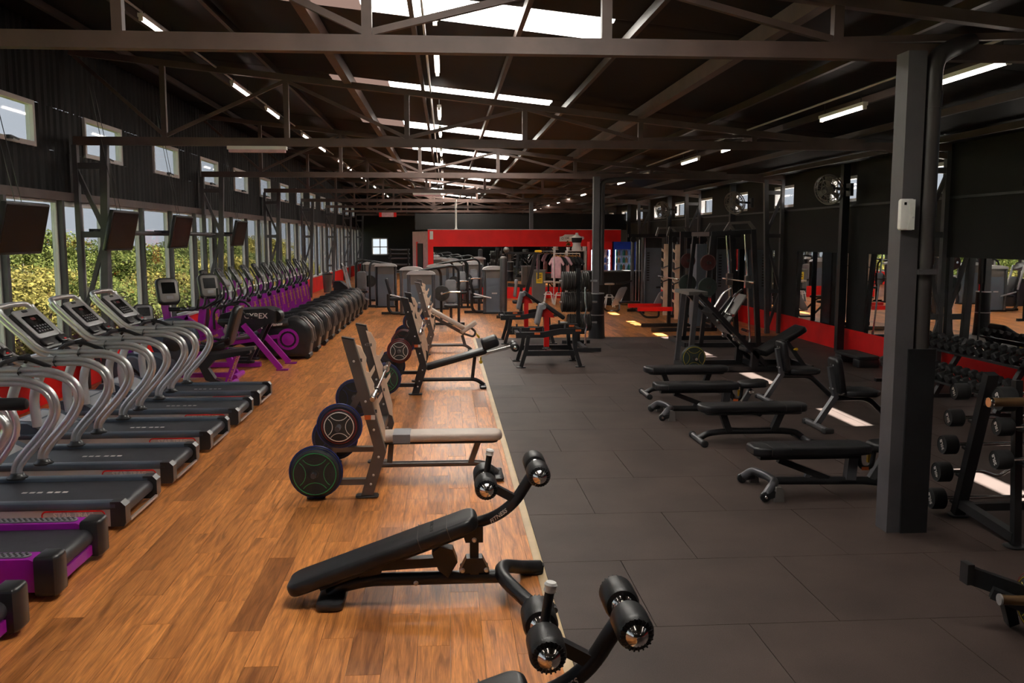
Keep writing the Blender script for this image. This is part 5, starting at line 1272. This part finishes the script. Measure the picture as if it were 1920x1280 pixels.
# cable stations on the wood floor
def cable_station(label, loc, pad=True):
    t = thing('cable_station', label, 'gym machine', loc, 0, 'cable stations')
    for x in (-.16, .16): MB().cyl((x, 0, .03), (x, 0, 2.28), .05, n=14).build('post', 'grey_post', t)
    for x in (-.05, .05): MB().cyl((x, -.02, .3), (x, -.02, 2.2), .013, n=8).build('guide_rod', 'chrome', t)
    MB().box(.25, .75, .05, .25, .08, 1.95).build('weight_shroud', 'shroud', t, 0)
    MB().box(.25, .75, .045, .255, 1.95, 2.25).build('shroud_top', 'black_plastic', t, 0)
    for k in range(12): MB().box(.30, .38, .046, .05, .95 + .075 * k, .985 + .075 * k).build('stack_slot', 'black_plastic', t, 0)
    MB().bar((-.3, 0, 2.32), (.85, 0, 2.32), .12, .10).build('top_beam', 'black_steel', t, 0)
    MB().lathe([(.04, -.03), (.09, -.02), (.09, .02), (.04, .03)], (-.16, -.08, 2.2), (0, 1, 0), 16).build('pulley', 'black_plastic', t)
    MB().cyl((-.02, -.06, .6), (-.02, -.06, 2.15), .005, n=6).build('cable', 'black_plastic', t)
    MB().bar((-.3, 0, .05), (.85, 0, .05), .1, .08).bar((0, -.9, .04), (0, .3, .04), .08, .07).build('base', 'black_steel', t, 0)
    MB().tube([(-.2, -.1, .95), (-.45, -.3, .9), (-.7, -.3, .88)], .03, 8, .06).build('swing_arm', 'black_steel', t)
    if pad:
        MB().pad(rrect(.26, .62, .08, 5), .07, .02, 2, frame3((1, 0, .1), (.45, .1, .89), (-.62, -.35, .5))).build('back_pad', 'grey_vinyl', t)
        MB().tube([(-.62, -.35, .25), (-.62, -.35, .05), (-1.0, -.35, .05), (-1.35, -.35, .4), (-1.7, -.35, .42)], .03, 8, .08).build('bench_frame', 'black_steel', t)
        MB().pad(rrect(.6, .26, .08, 5), .07, .02, 2, T(-1.45, -.35, .43)).build('seat_pad', 'black_vinyl', t)
    return t
cable_station('grey cable station with tilted pad beside the drink fridges', (5.85, 27.6, 0), True)
cable_station('grey cable station with tilted pad beside the squat rack', (6.55, 25.4, 0), True)
cable_station('grey cable station without a bench between squat rack and wall', (7.0, 24.0, 0), False)

# ================================================================== red kiosk at the back
k = struct('wall_kiosk')
KY, KX0, KX1 = 34.1, -.65, 6.58
MB().box(KX0, KX1, KY, KY + .15, 1.93, 2.55).build('header_panel', 'red_wall', k, 0)
MB().box(KX0, KX0 + .2, KY, KY + .15, .42, 1.93).build('corner_panel', 'red_wall', k, 0)
MB().box(KX0, 4.35, KY, KY + .15, 0, .42).build('base_panel', 'red_wall', k, 0)
MB().box(KX0 + .2, 4.35, KY + .06, KY + .15, .42, 1.93).build('backing', 'black_wall', k, 0)
MB().box(4.25, KX1 + .4, KY + 3.2, KY + 3.35, 0, 2.5).build('rear_panel', 'black_wall', k, 0)
SD = V((-.7, 3.2, 0)).normalized(); SA = V((KX0 + .05, KY + .1, 0))
MB().bar(SA + V((0, 0, 1.25)), SA + SD * 3.2 + V((0, 0, 1.25)), .08, 2.5).build('side_panel', 'pink', k, 0)
MB().bar(SA + SD * 1.0 + V((-.06, 0, 1.02)), SA + SD * 2.0 + V((-.06, 0, 1.02)), .03, 2.04).build('side_doorway', 'black_wall', k, 0)
MB().bar(SA + SD * 2.0 + V((-.07, 0, 1.05)), SA + SD * 2.2 + V((-.07, 0, 1.05)), .04, 2.1).build('door_post', 'red_wall', k, 0)
MB().box(KX0, KX1, KY - .02, KY + .17, 2.55, 2.57).build('top_trim', 'white', k, 0)
for i in range(4):
    a = KX0 + .21 + 1.17 * i
    tag(MB().box(a, a + 1.16, KY + .03, KY + .05, .42, 1.93).build('kiosk_mirror', 'mirror', None, 0), 'mirror panel set in the red kiosk front', 'mirror', 'mirrors in the kiosk front')
MB().box(-1.3, XR, 40.0, 40.12, 2.6, 3.3).build('wall_partition', 'black_wall', None, 0)['kind'] = 'structure'
tag(MB().box(-.57, -.45, KY - .05, KY - .002, 2.2, 2.5).build('wall_dispenser', 'white', None, 0), 'small white dispenser on the red kiosk corner', 'dispenser')
t = thing('cafeteria_sign', 'white cafeteria sign on the red kiosk header', 'sign', (4.62, KY - .012, 2.25))
pn = MB().prism([(-.36, -.13), (.36, -.13), (.36, .13), (-.16, .13), (-.24, .07), (-.36, .05)], 'y', -.01, .01).build('panel', 'white', t, 0)
text('CAFETERIA', .085, 'black_plastic', pn, (.06, -.012, -.01), (1, 0, 0), (0, 0, 1))
MB().torus((-.25, -.012, -.02), (0, 1, 0), .035, .007, 16, 5).build('emblem', 'black_plastic', pn)
t = thing('hanging_sign', 'small white sign with red ends hanging from the roof', 'sign', (-2.6, 42.1, 3.3))
MB().box(-.33, .33, -.01, .01, -.1, .1).build('panel', 'pink', t, 0)
for s in (-1, 1):
    MB().box(s * .33 - .06, s * .33 + .06, -.015, .015, -.1, .1).build('end_band', 'red_paint', t, 0); MB().cyl((s * .3, 0, .1), (s * .3, 0, .32), .006, n=6).build('cord', 'black_plastic', t)
t = thing('conduit_pole', 'thin white pole rising from the red kiosk top', 'pole', (.4, KY + .08, 2.57)); MB().cyl((0, 0, 0), (0, 0, 1.1), .035, n=10).build('pole', 'white', t); MB().box(-.05, .05, -.05, .05, 0, .04).build('pole_foot', 'white', t, 0)

# counter and fridges
t = thing('counter', 'black counter in front of the drink fridges', 'counter', (5.35, 30.3, 0))
MB().box(-.75, 1.3, -.02, .5, 0, 1.12).build('front', 'black_wall', t, 0); MB().box(-.8, 1.35, -.06, .55, 1.12, 1.16).build('top', 'grey_cabinet', t, 0)
BOT = []
def bottle(mk, cap):
    t = thing('drink_bottle', '', 'bottle')
    MB().lathe([(.035, 0), (.04, .01), (.04, .13), (.036, .15), (.015, .18), (.015, .2)], n=10).build('bottle_body', mk, t); MB().lathe([(.015, 0), (.015, .02)], (0, 0, .193), n=8).build('cap', cap, t)
    return t
def fridge(x, mk, label, who, bot):
    y = 31.6
    t = thing('drink_fridge', label, 'fridge', (x, y, 0))
    w = .39
    MB().box(-w, -w + .06, -.3, .3, .05, 2.12).build('side', mk, t, 0); MB().box(w - .06, w, -.3, .3, .05, 2.12).build('side', mk, t, 0)
    MB().box(-w + .06, w - .06, .25, .3, .05, 2.12).build('back', 'white', t, 0); MB().box(-w + .06, w - .06, -.3, .25, 1.86, 2.12).build('header', mk, t, 0); MB().box(-w + .06, w - .06, -.3, .25, .05, .5).build('base', mk, t, 0)
    MB().box(-w + .07, -w + .09, -.2, -.16, .55, 1.84).build('lamp', 'fridge_light', t, 0)
    MB().box(w - .09, w - .07, -.2, -.16, .55, 1.84).build('lamp', 'fridge_light', t, 0)
    for z in (.8, 1.12, 1.37, 1.62): MB().box(-w + .06, w - .06, -.22, .25, z, z + .025).build('shelf', 'white', t, 0)
    MB().box(-w + .05, w - .05, -.31, -.302, .5, 1.86).build('door_glass', 'glass', t, 0)
    for z in (1.145, 1.395, 1.645):
        for k in range(7):
            pr = bot[(k + int(z * 10)) % len(bot)]
            o = pr['first'] if not pr['used'] else copy_tree(pr['first']); pr['used'] = True
            o.location = (x - .27 + .09 * k, y - .16, z); o['label'] = '%s bottle on a shelf of the %s drink fridge' % (pr['name'], who); o['group'] = 'bottles in the %s fridge' % who
def bp_(mk, cap, name): return {'first': bottle(mk, cap), 'used': False, 'name': name}
fridge(5.35, 'red_paint', 'red glass-door drink fridge stocked with bottles', 'red', [bp_('bottle_blue', 'white', 'blue'), bp_('bottle_clear', 'blue', 'clear')])
fridge(6.18, 'blue', 'blue glass-door drink fridge stocked with bottles', 'blue', [bp_('bottle_clear', 'red_paint', 'pale'), bp_('green', 'yellow', 'green'), bp_('orange_wood', 'white', 'orange')])
# shelf unit with mannequin
t = thing('shelf_unit', 'white-framed shelf unit carrying the mannequin torso', 'shelf', (4.62, 32.3, 0))
for x in (-.33, .33):
    for y in (-.18, .18): MB().box(x - .02, x + .02, y - .02, y + .02, 0, 1.8).build('post', 'white', t, 0)
for z in (.3, .8, 1.3, 1.78): MB().box(-.35, .35, -.2, .2, z, z + .025).build('shelf', 'white', t, 0)
MB().box(-.3, .3, .17, .19, .3, 1.78).build('back', 'cloth_black', t, 0)
t = thing('mannequin_torso', 'white mannequin torso wearing a black sports top', 'mannequin', (4.66, 32.38, 1.805))
MB().tr(Matrix.Diagonal((1.15, .68, 1, 1))).lathe([(.15, 0), (.16, .06), (.12, .2), (.145, .34), (.165, .44), (.15, .49), (.07, .535), (.045, .56), (.042, .62), (.03, .63)], n=20).ball((-.175, 0, .44), .06, 10).ball((.175, 0, .44), .06, 10).build('torso', 'skin_white', t)
MB().tr(Matrix.Diagonal((1.16, .72, 1, 1))).lathe([(.14, .28), (.152, .34), (.172, .43), (.165, .455)], n=20).bar((-.09, -.09, .44), (-.07, -.02, .51), .025, .02).bar((.09, -.09, .44), (.07, -.02, .51), .025, .02).build('sports_top', 'cloth_black', t)
t = thing('potted_plant', 'small leafy plant on the shelf unit top', 'plant', (4.33, 32.2, 1.805))
MB().lathe([(.05, 0), (.07, .12), (.06, .12)], n=12).build('pot', 'white', t)
mb = MB()
for i in range(60):
    a, e, r = random.random() * 6.3, random.random() * 1.4, .05 + .09 * random.random()
    c = V((math.cos(a) * math.cos(e) * r * .8, math.sin(a) * math.cos(e) * r * .8, .16 + r * math.sin(e) * 1.4)); q = V((random.uniform(-1, 1), random.uniform(-1, 1), random.uniform(-1, 1))).normalized() * .035; s_ = q.orthogonal().normalized() * .02
    mb.add([c - q, c + s_, c + q, c - s_], [(0, 1, 2, 3)])
mb.build('foliage', 'leaf_yellow', t, 0)
tag(MB().pad(rrect(.13, .12, .02, 3), .15, .01, 1).build('white_box', 'white', None, loc=(4.91, 32.2, 1.805)), 'small white carton on the shelf unit top', 'box')
# clothes rack and garments
t = thing('clothes_rack', 'white metal clothes rack hung with shirts', 'clothes rack', (4.18, 31.4, 0))
MB().tube([(-.45, 0, 1.72), (.45, 0, 1.72)], .016).build('rail', 'white', t)
for s in (-1, 1): MB().tube([(s * .45, 0, .03), (s * .45, 0, 1.72)], .016).tube([(s * .45, -.25, .03), (s * .45, .25, .03)], .016).build('end_frame', 'white', t)
def shirt(mk):
    t = thing('shirt', '', 'shirt')
    MB().pad([(.2, -.75), (.19, -.2), (.27, -.32), (.33, -.26), (.2, -.05), (.07, 0), (-.07, 0), (-.2, -.05), (-.33, -.26), (-.27, -.32), (-.19, -.2), (-.2, -.75)], .05, .02, 2, frame3((0, 1, 0), (0, 0, 1), (-.025, 0, 1.62))).build('garment', mk, t)
    MB().tube([(0, -.17, 1.6), (0, 0, 1.66), (0, .17, 1.6)], .012, 6).tube([(0, 0, 1.66), (0, 0, 1.71), (0, .02, 1.74), (0, -.02, 1.745)], .005, 5).build('hanger', 'orange_wood', t)
    return t
sp, sb_ = shirt('pink'), shirt('cloth_black')
for i, x in enumerate((-.36, -.22, -.08, .08, .2, .33)):
    pr = sp if i in (0, 2) else sb_
    o = pr if i in (0, 1) else copy_tree(pr)
    o.location = (4.18 + x, 31.4, 0); o.rotation_euler = (0, 0, .9); o['group'] = 'shirts on the clothes rack'; o['label'] = ('pink shirt on a wooden hanger' if pr is sp else 'black shirt on a wooden hanger') + ' on the white clothes rack'
# stools
def stool():
    t = thing('bar_stool', '', 'stool')
    MB().lathe([(.15, 0), (.165, .02), (.16, .05), (.1, .06)], (0, 0, .74), n=18).build('seat', 'tan_vinyl', t)
    MB().cyl((0, 0, .42), (0, 0, .74), .03).build('stem', 'black_steel', t)
    for q in range(4):
        a = PI / 4 + q * PI / 2; MB().tube([(0, 0, .42), (.12 * math.cos(a), .12 * math.sin(a), .42), (.22 * math.cos(a), .22 * math.sin(a), .01)], .014, 8, .06).build('leg', 'white', t)
    MB().torus((0, 0, .34), (0, 0, 1), .155, .01, 20, 6).build('foot_ring', 'white', t)
    return t
st = stool(); 
for i, (x, y, lab) in enumerate(((3.5, 31.0, 'tan-topped bar stool beside the grey cabinet'), (3.8, 30.5, 'tan-topped bar stool in front of the clothes rack'), (5.3, 29.3, 'tan-topped bar stool in front of the black counter'))):
    o = st if i == 0 else copy_tree(st); o.location = (x, y, 0); o['label'] = lab; o['group'] = 'bar stools'
t = thing('cabinet', 'grey cabinet carrying a yellow notice', 'cabinet', (3.25, 31.9, 0))
MB().box(-.22, .22, -.2, .2, 0, 1.12).build('body', 'grey_cabinet', t, 0); MB().box(-.24, .24, -.22, .22, 1.12, 1.15).build('top', 'grey_vinyl', t, 0)
nt_ = MB().box(-.1, .12, -.206, -.201, .68, 1.05).build('notice', 'yellow', t, 0)
for z in (.95, .88, .78, .74): MB().box(-.06, .08, -.2085, -.206, z, z + (.03 if z > .85 else .012)).build('notice_print', 'black_plastic', nt_, 0)
# racks of bars at the far wall, bins
t = thing('bar_storage', 'dark shelf rack stacked against the far wall', 'rack', (-2.6, 52.0, 0))
for x in (-.5, .5): MB().box(x - .04, x + .04, -.25, .25, 0, 1.65).build('post', 'black_steel', t, 0)
for z in (.4, .75, 1.1, 1.35, 1.58): MB().cyl((-.6, 0, z), (.6, 0, z), .06, n=10).build('roll', 'grey_post', t)
def bin_(loc, label):
    t = thing('trash_bin', label, 'trash bin', loc, 0, 'trash bins')
    MB().lathe([(.16, 0), (.2, .72), (.21, .74)], n=18).build('body', 'grey_cabinet', t); MB().lathe([(.215, 0), (.215, .04), (.16, .06)], (0, 0, .74), n=18).build('rim', 'black_plastic', t)
bin_((-4.75, 29.3, 0), 'dark trash bin behind the last elliptical trainers'); bin_((-4.9, 38.4, 0), 'dark trash bin against the red wainscot')
t = thing('stair_climber', 'dark stair climber with slanted silver rail beyond the ellipticals', 'cross trainer', (-2.9, 29.2, 0))
MB().prism([(-.6, .0), (.4, 0), (.45, .3), (.1, .5), (-.4, .9), (-.6, .9)], 'y', -.3, .3).build('body', 'black_plastic', t, 0)
for s in (-1, 1): MB().bar((-.1, s * .3, .55), (-.3, s * .3, 1.35), .06, .05).build('rail', 'silver_paint', t, 0)
MB().pad(rrect(.5, .3, .05, 3), .06, .02, 2, frame3((0, 1, 0), (-.4, 0, .9), (-.35, 0, 1.3))).build('console', 'black_plastic', t)

# ================================================================== screens, fans, lamps
def tv(y, label, tint=False):
    t = thing('wall_screen', label, 'television', (-4.82, y, 2.36), 0, 'televisions hanging along the windows')
    F = frame3((0, 1, 0), (.22, 0, .975), (0, 0, 0))
    b = MB().pad(rrect(1.12, .60, .02, 2), .06, .012, 2, F @ T(0, 0, -.03)).build('casing', 'black_plastic', t)
    MB().pad(rrect(1.06, .54, .006, 1), .004, .001, 1, F @ T(0, 0, .029)).build('screen', 'screen', b)
    MB().bar((-.03, 0, 0), (-.46, 0, .0), .06, .05).box(-.06, -.03, -.12, .12, -.12, .12).build('bracket', 'black_steel', t, 0)
    for s in (-.08, .08): MB().cyl((-.02, s, .25), (-.25, s - .3, 2.2), .005, n=5).build('cable', 'black_plastic', t)
    return t
for y, l in ((10.88, 'black television hanging nearest the purple treadmills'), (14.1, 'black television hanging beside the first laced window column'), (17.16, 'black television hanging above the upright bike and arc trainer'), (21.95, 'black television hanging above the elliptical row')): tv(y, l)
MB().tube([(-5.18, 14.05, 2.33), (-5.18, 23.0, 2.33)], .04, 8).build('trim_1', 'dark_post', None)['kind'] = 'structure'
def fan(loc, label):
    t = thing('wall_fan', label, 'fan', loc, 0, 'wall fans on the right wall')
    d = V((-.75, -.55, -.28)).normalized()
    MB().lathe([(.06, -.12), (.09, -.08), (.09, .0), (.05, .03)], (0, 0, 0), d, 16).build('motor', 'grey_post', t)
    g = MB()
    for R, h in ((.28, .05), (.28, -.02), (.2, .09), (.2, -.06), (.1, .1)): g.torus(d * h, d, R, .008 if R < .27 else .014, 26, 5)
    a = d.orthogonal().normalized(); b = d.cross(a)
    for i in range(18):
        u = a * math.cos(2 * PI * i / 18) + b * math.sin(2 * PI * i / 18)
        g.tube([u * .05 + d * .1, u * .2 + d * .09, u * .28 + d * .05, u * .28 - d * .02, u * .2 - d * .06, u * .08 - d * .08], .005, 4)
    g.build('cage', 'shroud_cap', t)['kind'] = 'stuff'
    for i in range(3):
        th = 2 * PI * i / 3; u = a * math.cos(th) + b * math.sin(th); w = d.cross(u)
        MB().add([u * .05 - w * .03 + d * .02, u * .25 - w * .09 + d * .0, u * .25 + w * .06 + d * .05, u * .05 + w * .03 + d * .04], [(0, 1, 2, 3)]).build('blade', 'shroud_cap', t, 0)
    MB().bar(-d * .1, (.45, .1, .0), .05, .05).box(.42, .48, -.0, .2, -.12, .12).build('wall_arm', 'black_steel', t, 0)
for (x, y, z), l in (((7.3, 17.1, 3.17), 'round caged fan hanging before the window above the mirrors'), ((7.3, 22.8, 3.13), 'round caged fan on the wall above the squat rack'), ((7.3, 30.5, 3.19), 'round caged fan on the far wall above the counter')): fan((x, y, z), l)
# white box on the steel column
t = thing('wall_box', 'white plastic control box on the steel column', 'control box', (3.40, 6.50, 2.42))
p = MB().pad(rrect(.11, .23, .02, 4), .05, .012, 2, frame3((1, 0, 0), (0, 0, 1), (0, 0, 0))).build('housing', 'white', t)
MB().box(-.03, -.012, -.053, -.05, .07, .09).build('display', 'screen', p, 0); MB().prism([(.0, -.11), (.052, -.11), (.052, .11), (.0, .11), (.02, 0)], 'y', -.055, -.05).build('cover_flap', 'white', p, 0)
MB().lathe([(.008, 0), (.008, .004)], (.04, -.055, -.02), (0, -1, 0), 10).build('lock', 'silver', p)
t.location = (3.38, 6.565, 2.42)

def tube_light():
    t = thing('tube_light', '', 'ceiling light')
    MB().box(-.03, .03, -.62, .62, .02, .06).build('batten', 'white', t, 0)
    MB().cyl((0, -.59, 0), (0, .59, 0), .016, n=10).build('tube', 'lamp', t)
    for s in (-1, 1): MB().cyl((0, s * .5, .06), (0, s * .5, .2), .005, n=6).build('hanger', 'black_steel', t); MB().box(-.02, .02, s * .6 - .015, s * .6 + .015, -.02, .03).build('end_holder', 'white', t, 0)
    return t
tl = None
for x, lab in ((-3.2, 'slim tube light under the high side of the roof near the windows'), (-.08, 'slim tube light under the roof in line with the skylights'), (4.75, 'slim tube light under the low side of the roof over the rubber floor')):
    for i in range(17):
        y = 10.85 + 3.42 * (i - 4)
        if any(abs(y - ty) < .7 for ty in TRUSS_Y): y += .75
        if tl is None: o = tl = tube_light()
        else: o = copy_tree(tl)
        o.location = (x, y, ROOF(x) - .33); o['label'] = lab; o['group'] = 'tube lights under the roof'
    c = MB().cyl((x - .12, Y0, ROOF(x) - .16), (x - .12, Y1, ROOF(x) - .16), .014, n=6).build('conduit', 'silver_paint', ceil)
def batten_light(loc, L, label):
    t = thing('panel_light', label, 'ceiling light', loc)
    MB().box(-L / 2, L / 2, -.06, .06, .01, .06).build('housing', 'white', t, 0)
    MB().box(-L / 2 + .02, L / 2 - .02, -.05, .05, -.03, .01).build('diffuser', 'pink', t, 0)
batten_light((-2.77, 14.0, 3.54), .86, 'pale unlit light fixture under the truss over the treadmill aisle')
batten_light((-.55, 28.1, 3.54), .84, 'pale unlit light fixture under the far truss')
# ================================================================== outdoors
MB().add([(-5.7, -30, -1.2), (-14, -30, -4.5), (-14, 140, -4.5), (-5.7, 140, -1.2), (-60, -30, 1.0), (-60, 140, 1.0)], [(0, 1, 2, 3), (1, 4, 5, 2)]).build('garden_ground', 'ground', None, 0)['kind'] = 'structure'
MB().box(8.3, 60, -30, 140, -.4, -.3).build('yard_ground', 'concrete', None, 0)['kind'] = 'structure'
def crown_mesh(seed, n, R, H, leaf, mk, clumps=16):
    rnd = random.Random(seed); mb = MB(); cs = []
    for i in range(clumps):
        a = rnd.random() * 6.283; r = R * math.sqrt(rnd.random()) * .75; z = H * (rnd.random() ** .8)
        cs.append((V((r * math.cos(a), r * math.sin(a), z * (1 - .35 * r / R))), R * (.26 + .2 * rnd.random())))
    vs, fs = [], []
    for i in range(n):
        c, cr = cs[rnd.randrange(clumps)]
        d = V((rnd.gauss(0, 1), rnd.gauss(0, 1), rnd.gauss(0, 1))).normalized()
        p = c + V((d.x * cr * 1.25, d.y * cr * 1.25, d.z * cr * .6)) * (.75 + .3 * rnd.random())
        q = V((rnd.gauss(0, 1), rnd.gauss(0, 1), rnd.gauss(0, .6))).normalized(); s_ = q.cross(d + V((.01, 0, 0))).normalized()
        l = leaf * (.6 + .8 * rnd.random()); q *= l; s_ *= l * .55; b = len(vs)
        vs += [p - q, p + s_, p + q, p - s_]; fs.append((b, b + 1, b + 2, b + 3))
    me = bpy.data.meshes.new('foliage'); me.from_pydata([tuple(v) for v in vs], [], fs); me.materials.append(M[mk]); return me, cs
KINDS = []
for sd, mk, nm in ((1, 'leaf_yellow', 'yellow-green'), (2, 'leaf_green', 'mid green'), (3, 'leaf_dark', 'dark green'), (4, 'leaf_yellow', 'golden')):
    me, cs = crown_mesh(sd, 13000, 2.6, 3.2, .072, mk, 24)
    tk = MB().tube([(0, 0, -4.5), (.1, 0, -1.5), (0, .1, .6)], .16, 8, .3)
    for c, r in cs[:9]: tk.tube([(0, .02, -.6), (c.x * .5, c.y * .5, c.z * .35), tuple(c)], .05, 6, .3)
    KINDS.append((me, tk.mesh('trunk', 'tree_bark'), nm))
rnd = random.Random(11)
def tree(x, y, z, sc, k):
    me, tk, nm = KINDS[k]
    o = thing('tree', '%s leafy tree standing outside the window wall' % nm, 'tree', (x, y, z), rnd.random() * 6.28, 'trees outside the windows'); o.scale = (sc, sc, sc * rnd.uniform(.85, 1.15))
    inst('foliage', me, o); inst('trunk', tk, o)
for i in range(15): tree(-11.5 - rnd.random() * 2.0, 13 + i * 4.6 + rnd.random() * 2, -2.9 + rnd.uniform(-.3, .5), rnd.uniform(.85, 1.1), rnd.choice((0, 0, 1, 3)))
for i in range(15): tree(-17.5 - rnd.random() * 3, 18 + i * 6.6 + rnd.random() * 3, -3.0 + rnd.uniform(-.4, .5), rnd.uniform(1.15, 1.45), rnd.choice((0, 1, 3, 2)))
for i in range(14): tree(-27 - rnd.random() * 5, 30 + i * 9 + rnd.random() * 4, -3.9 + rnd.uniform(-.6, .6), rnd.uniform(1.5, 1.9), rnd.choice((0, 1, 2, 1)))
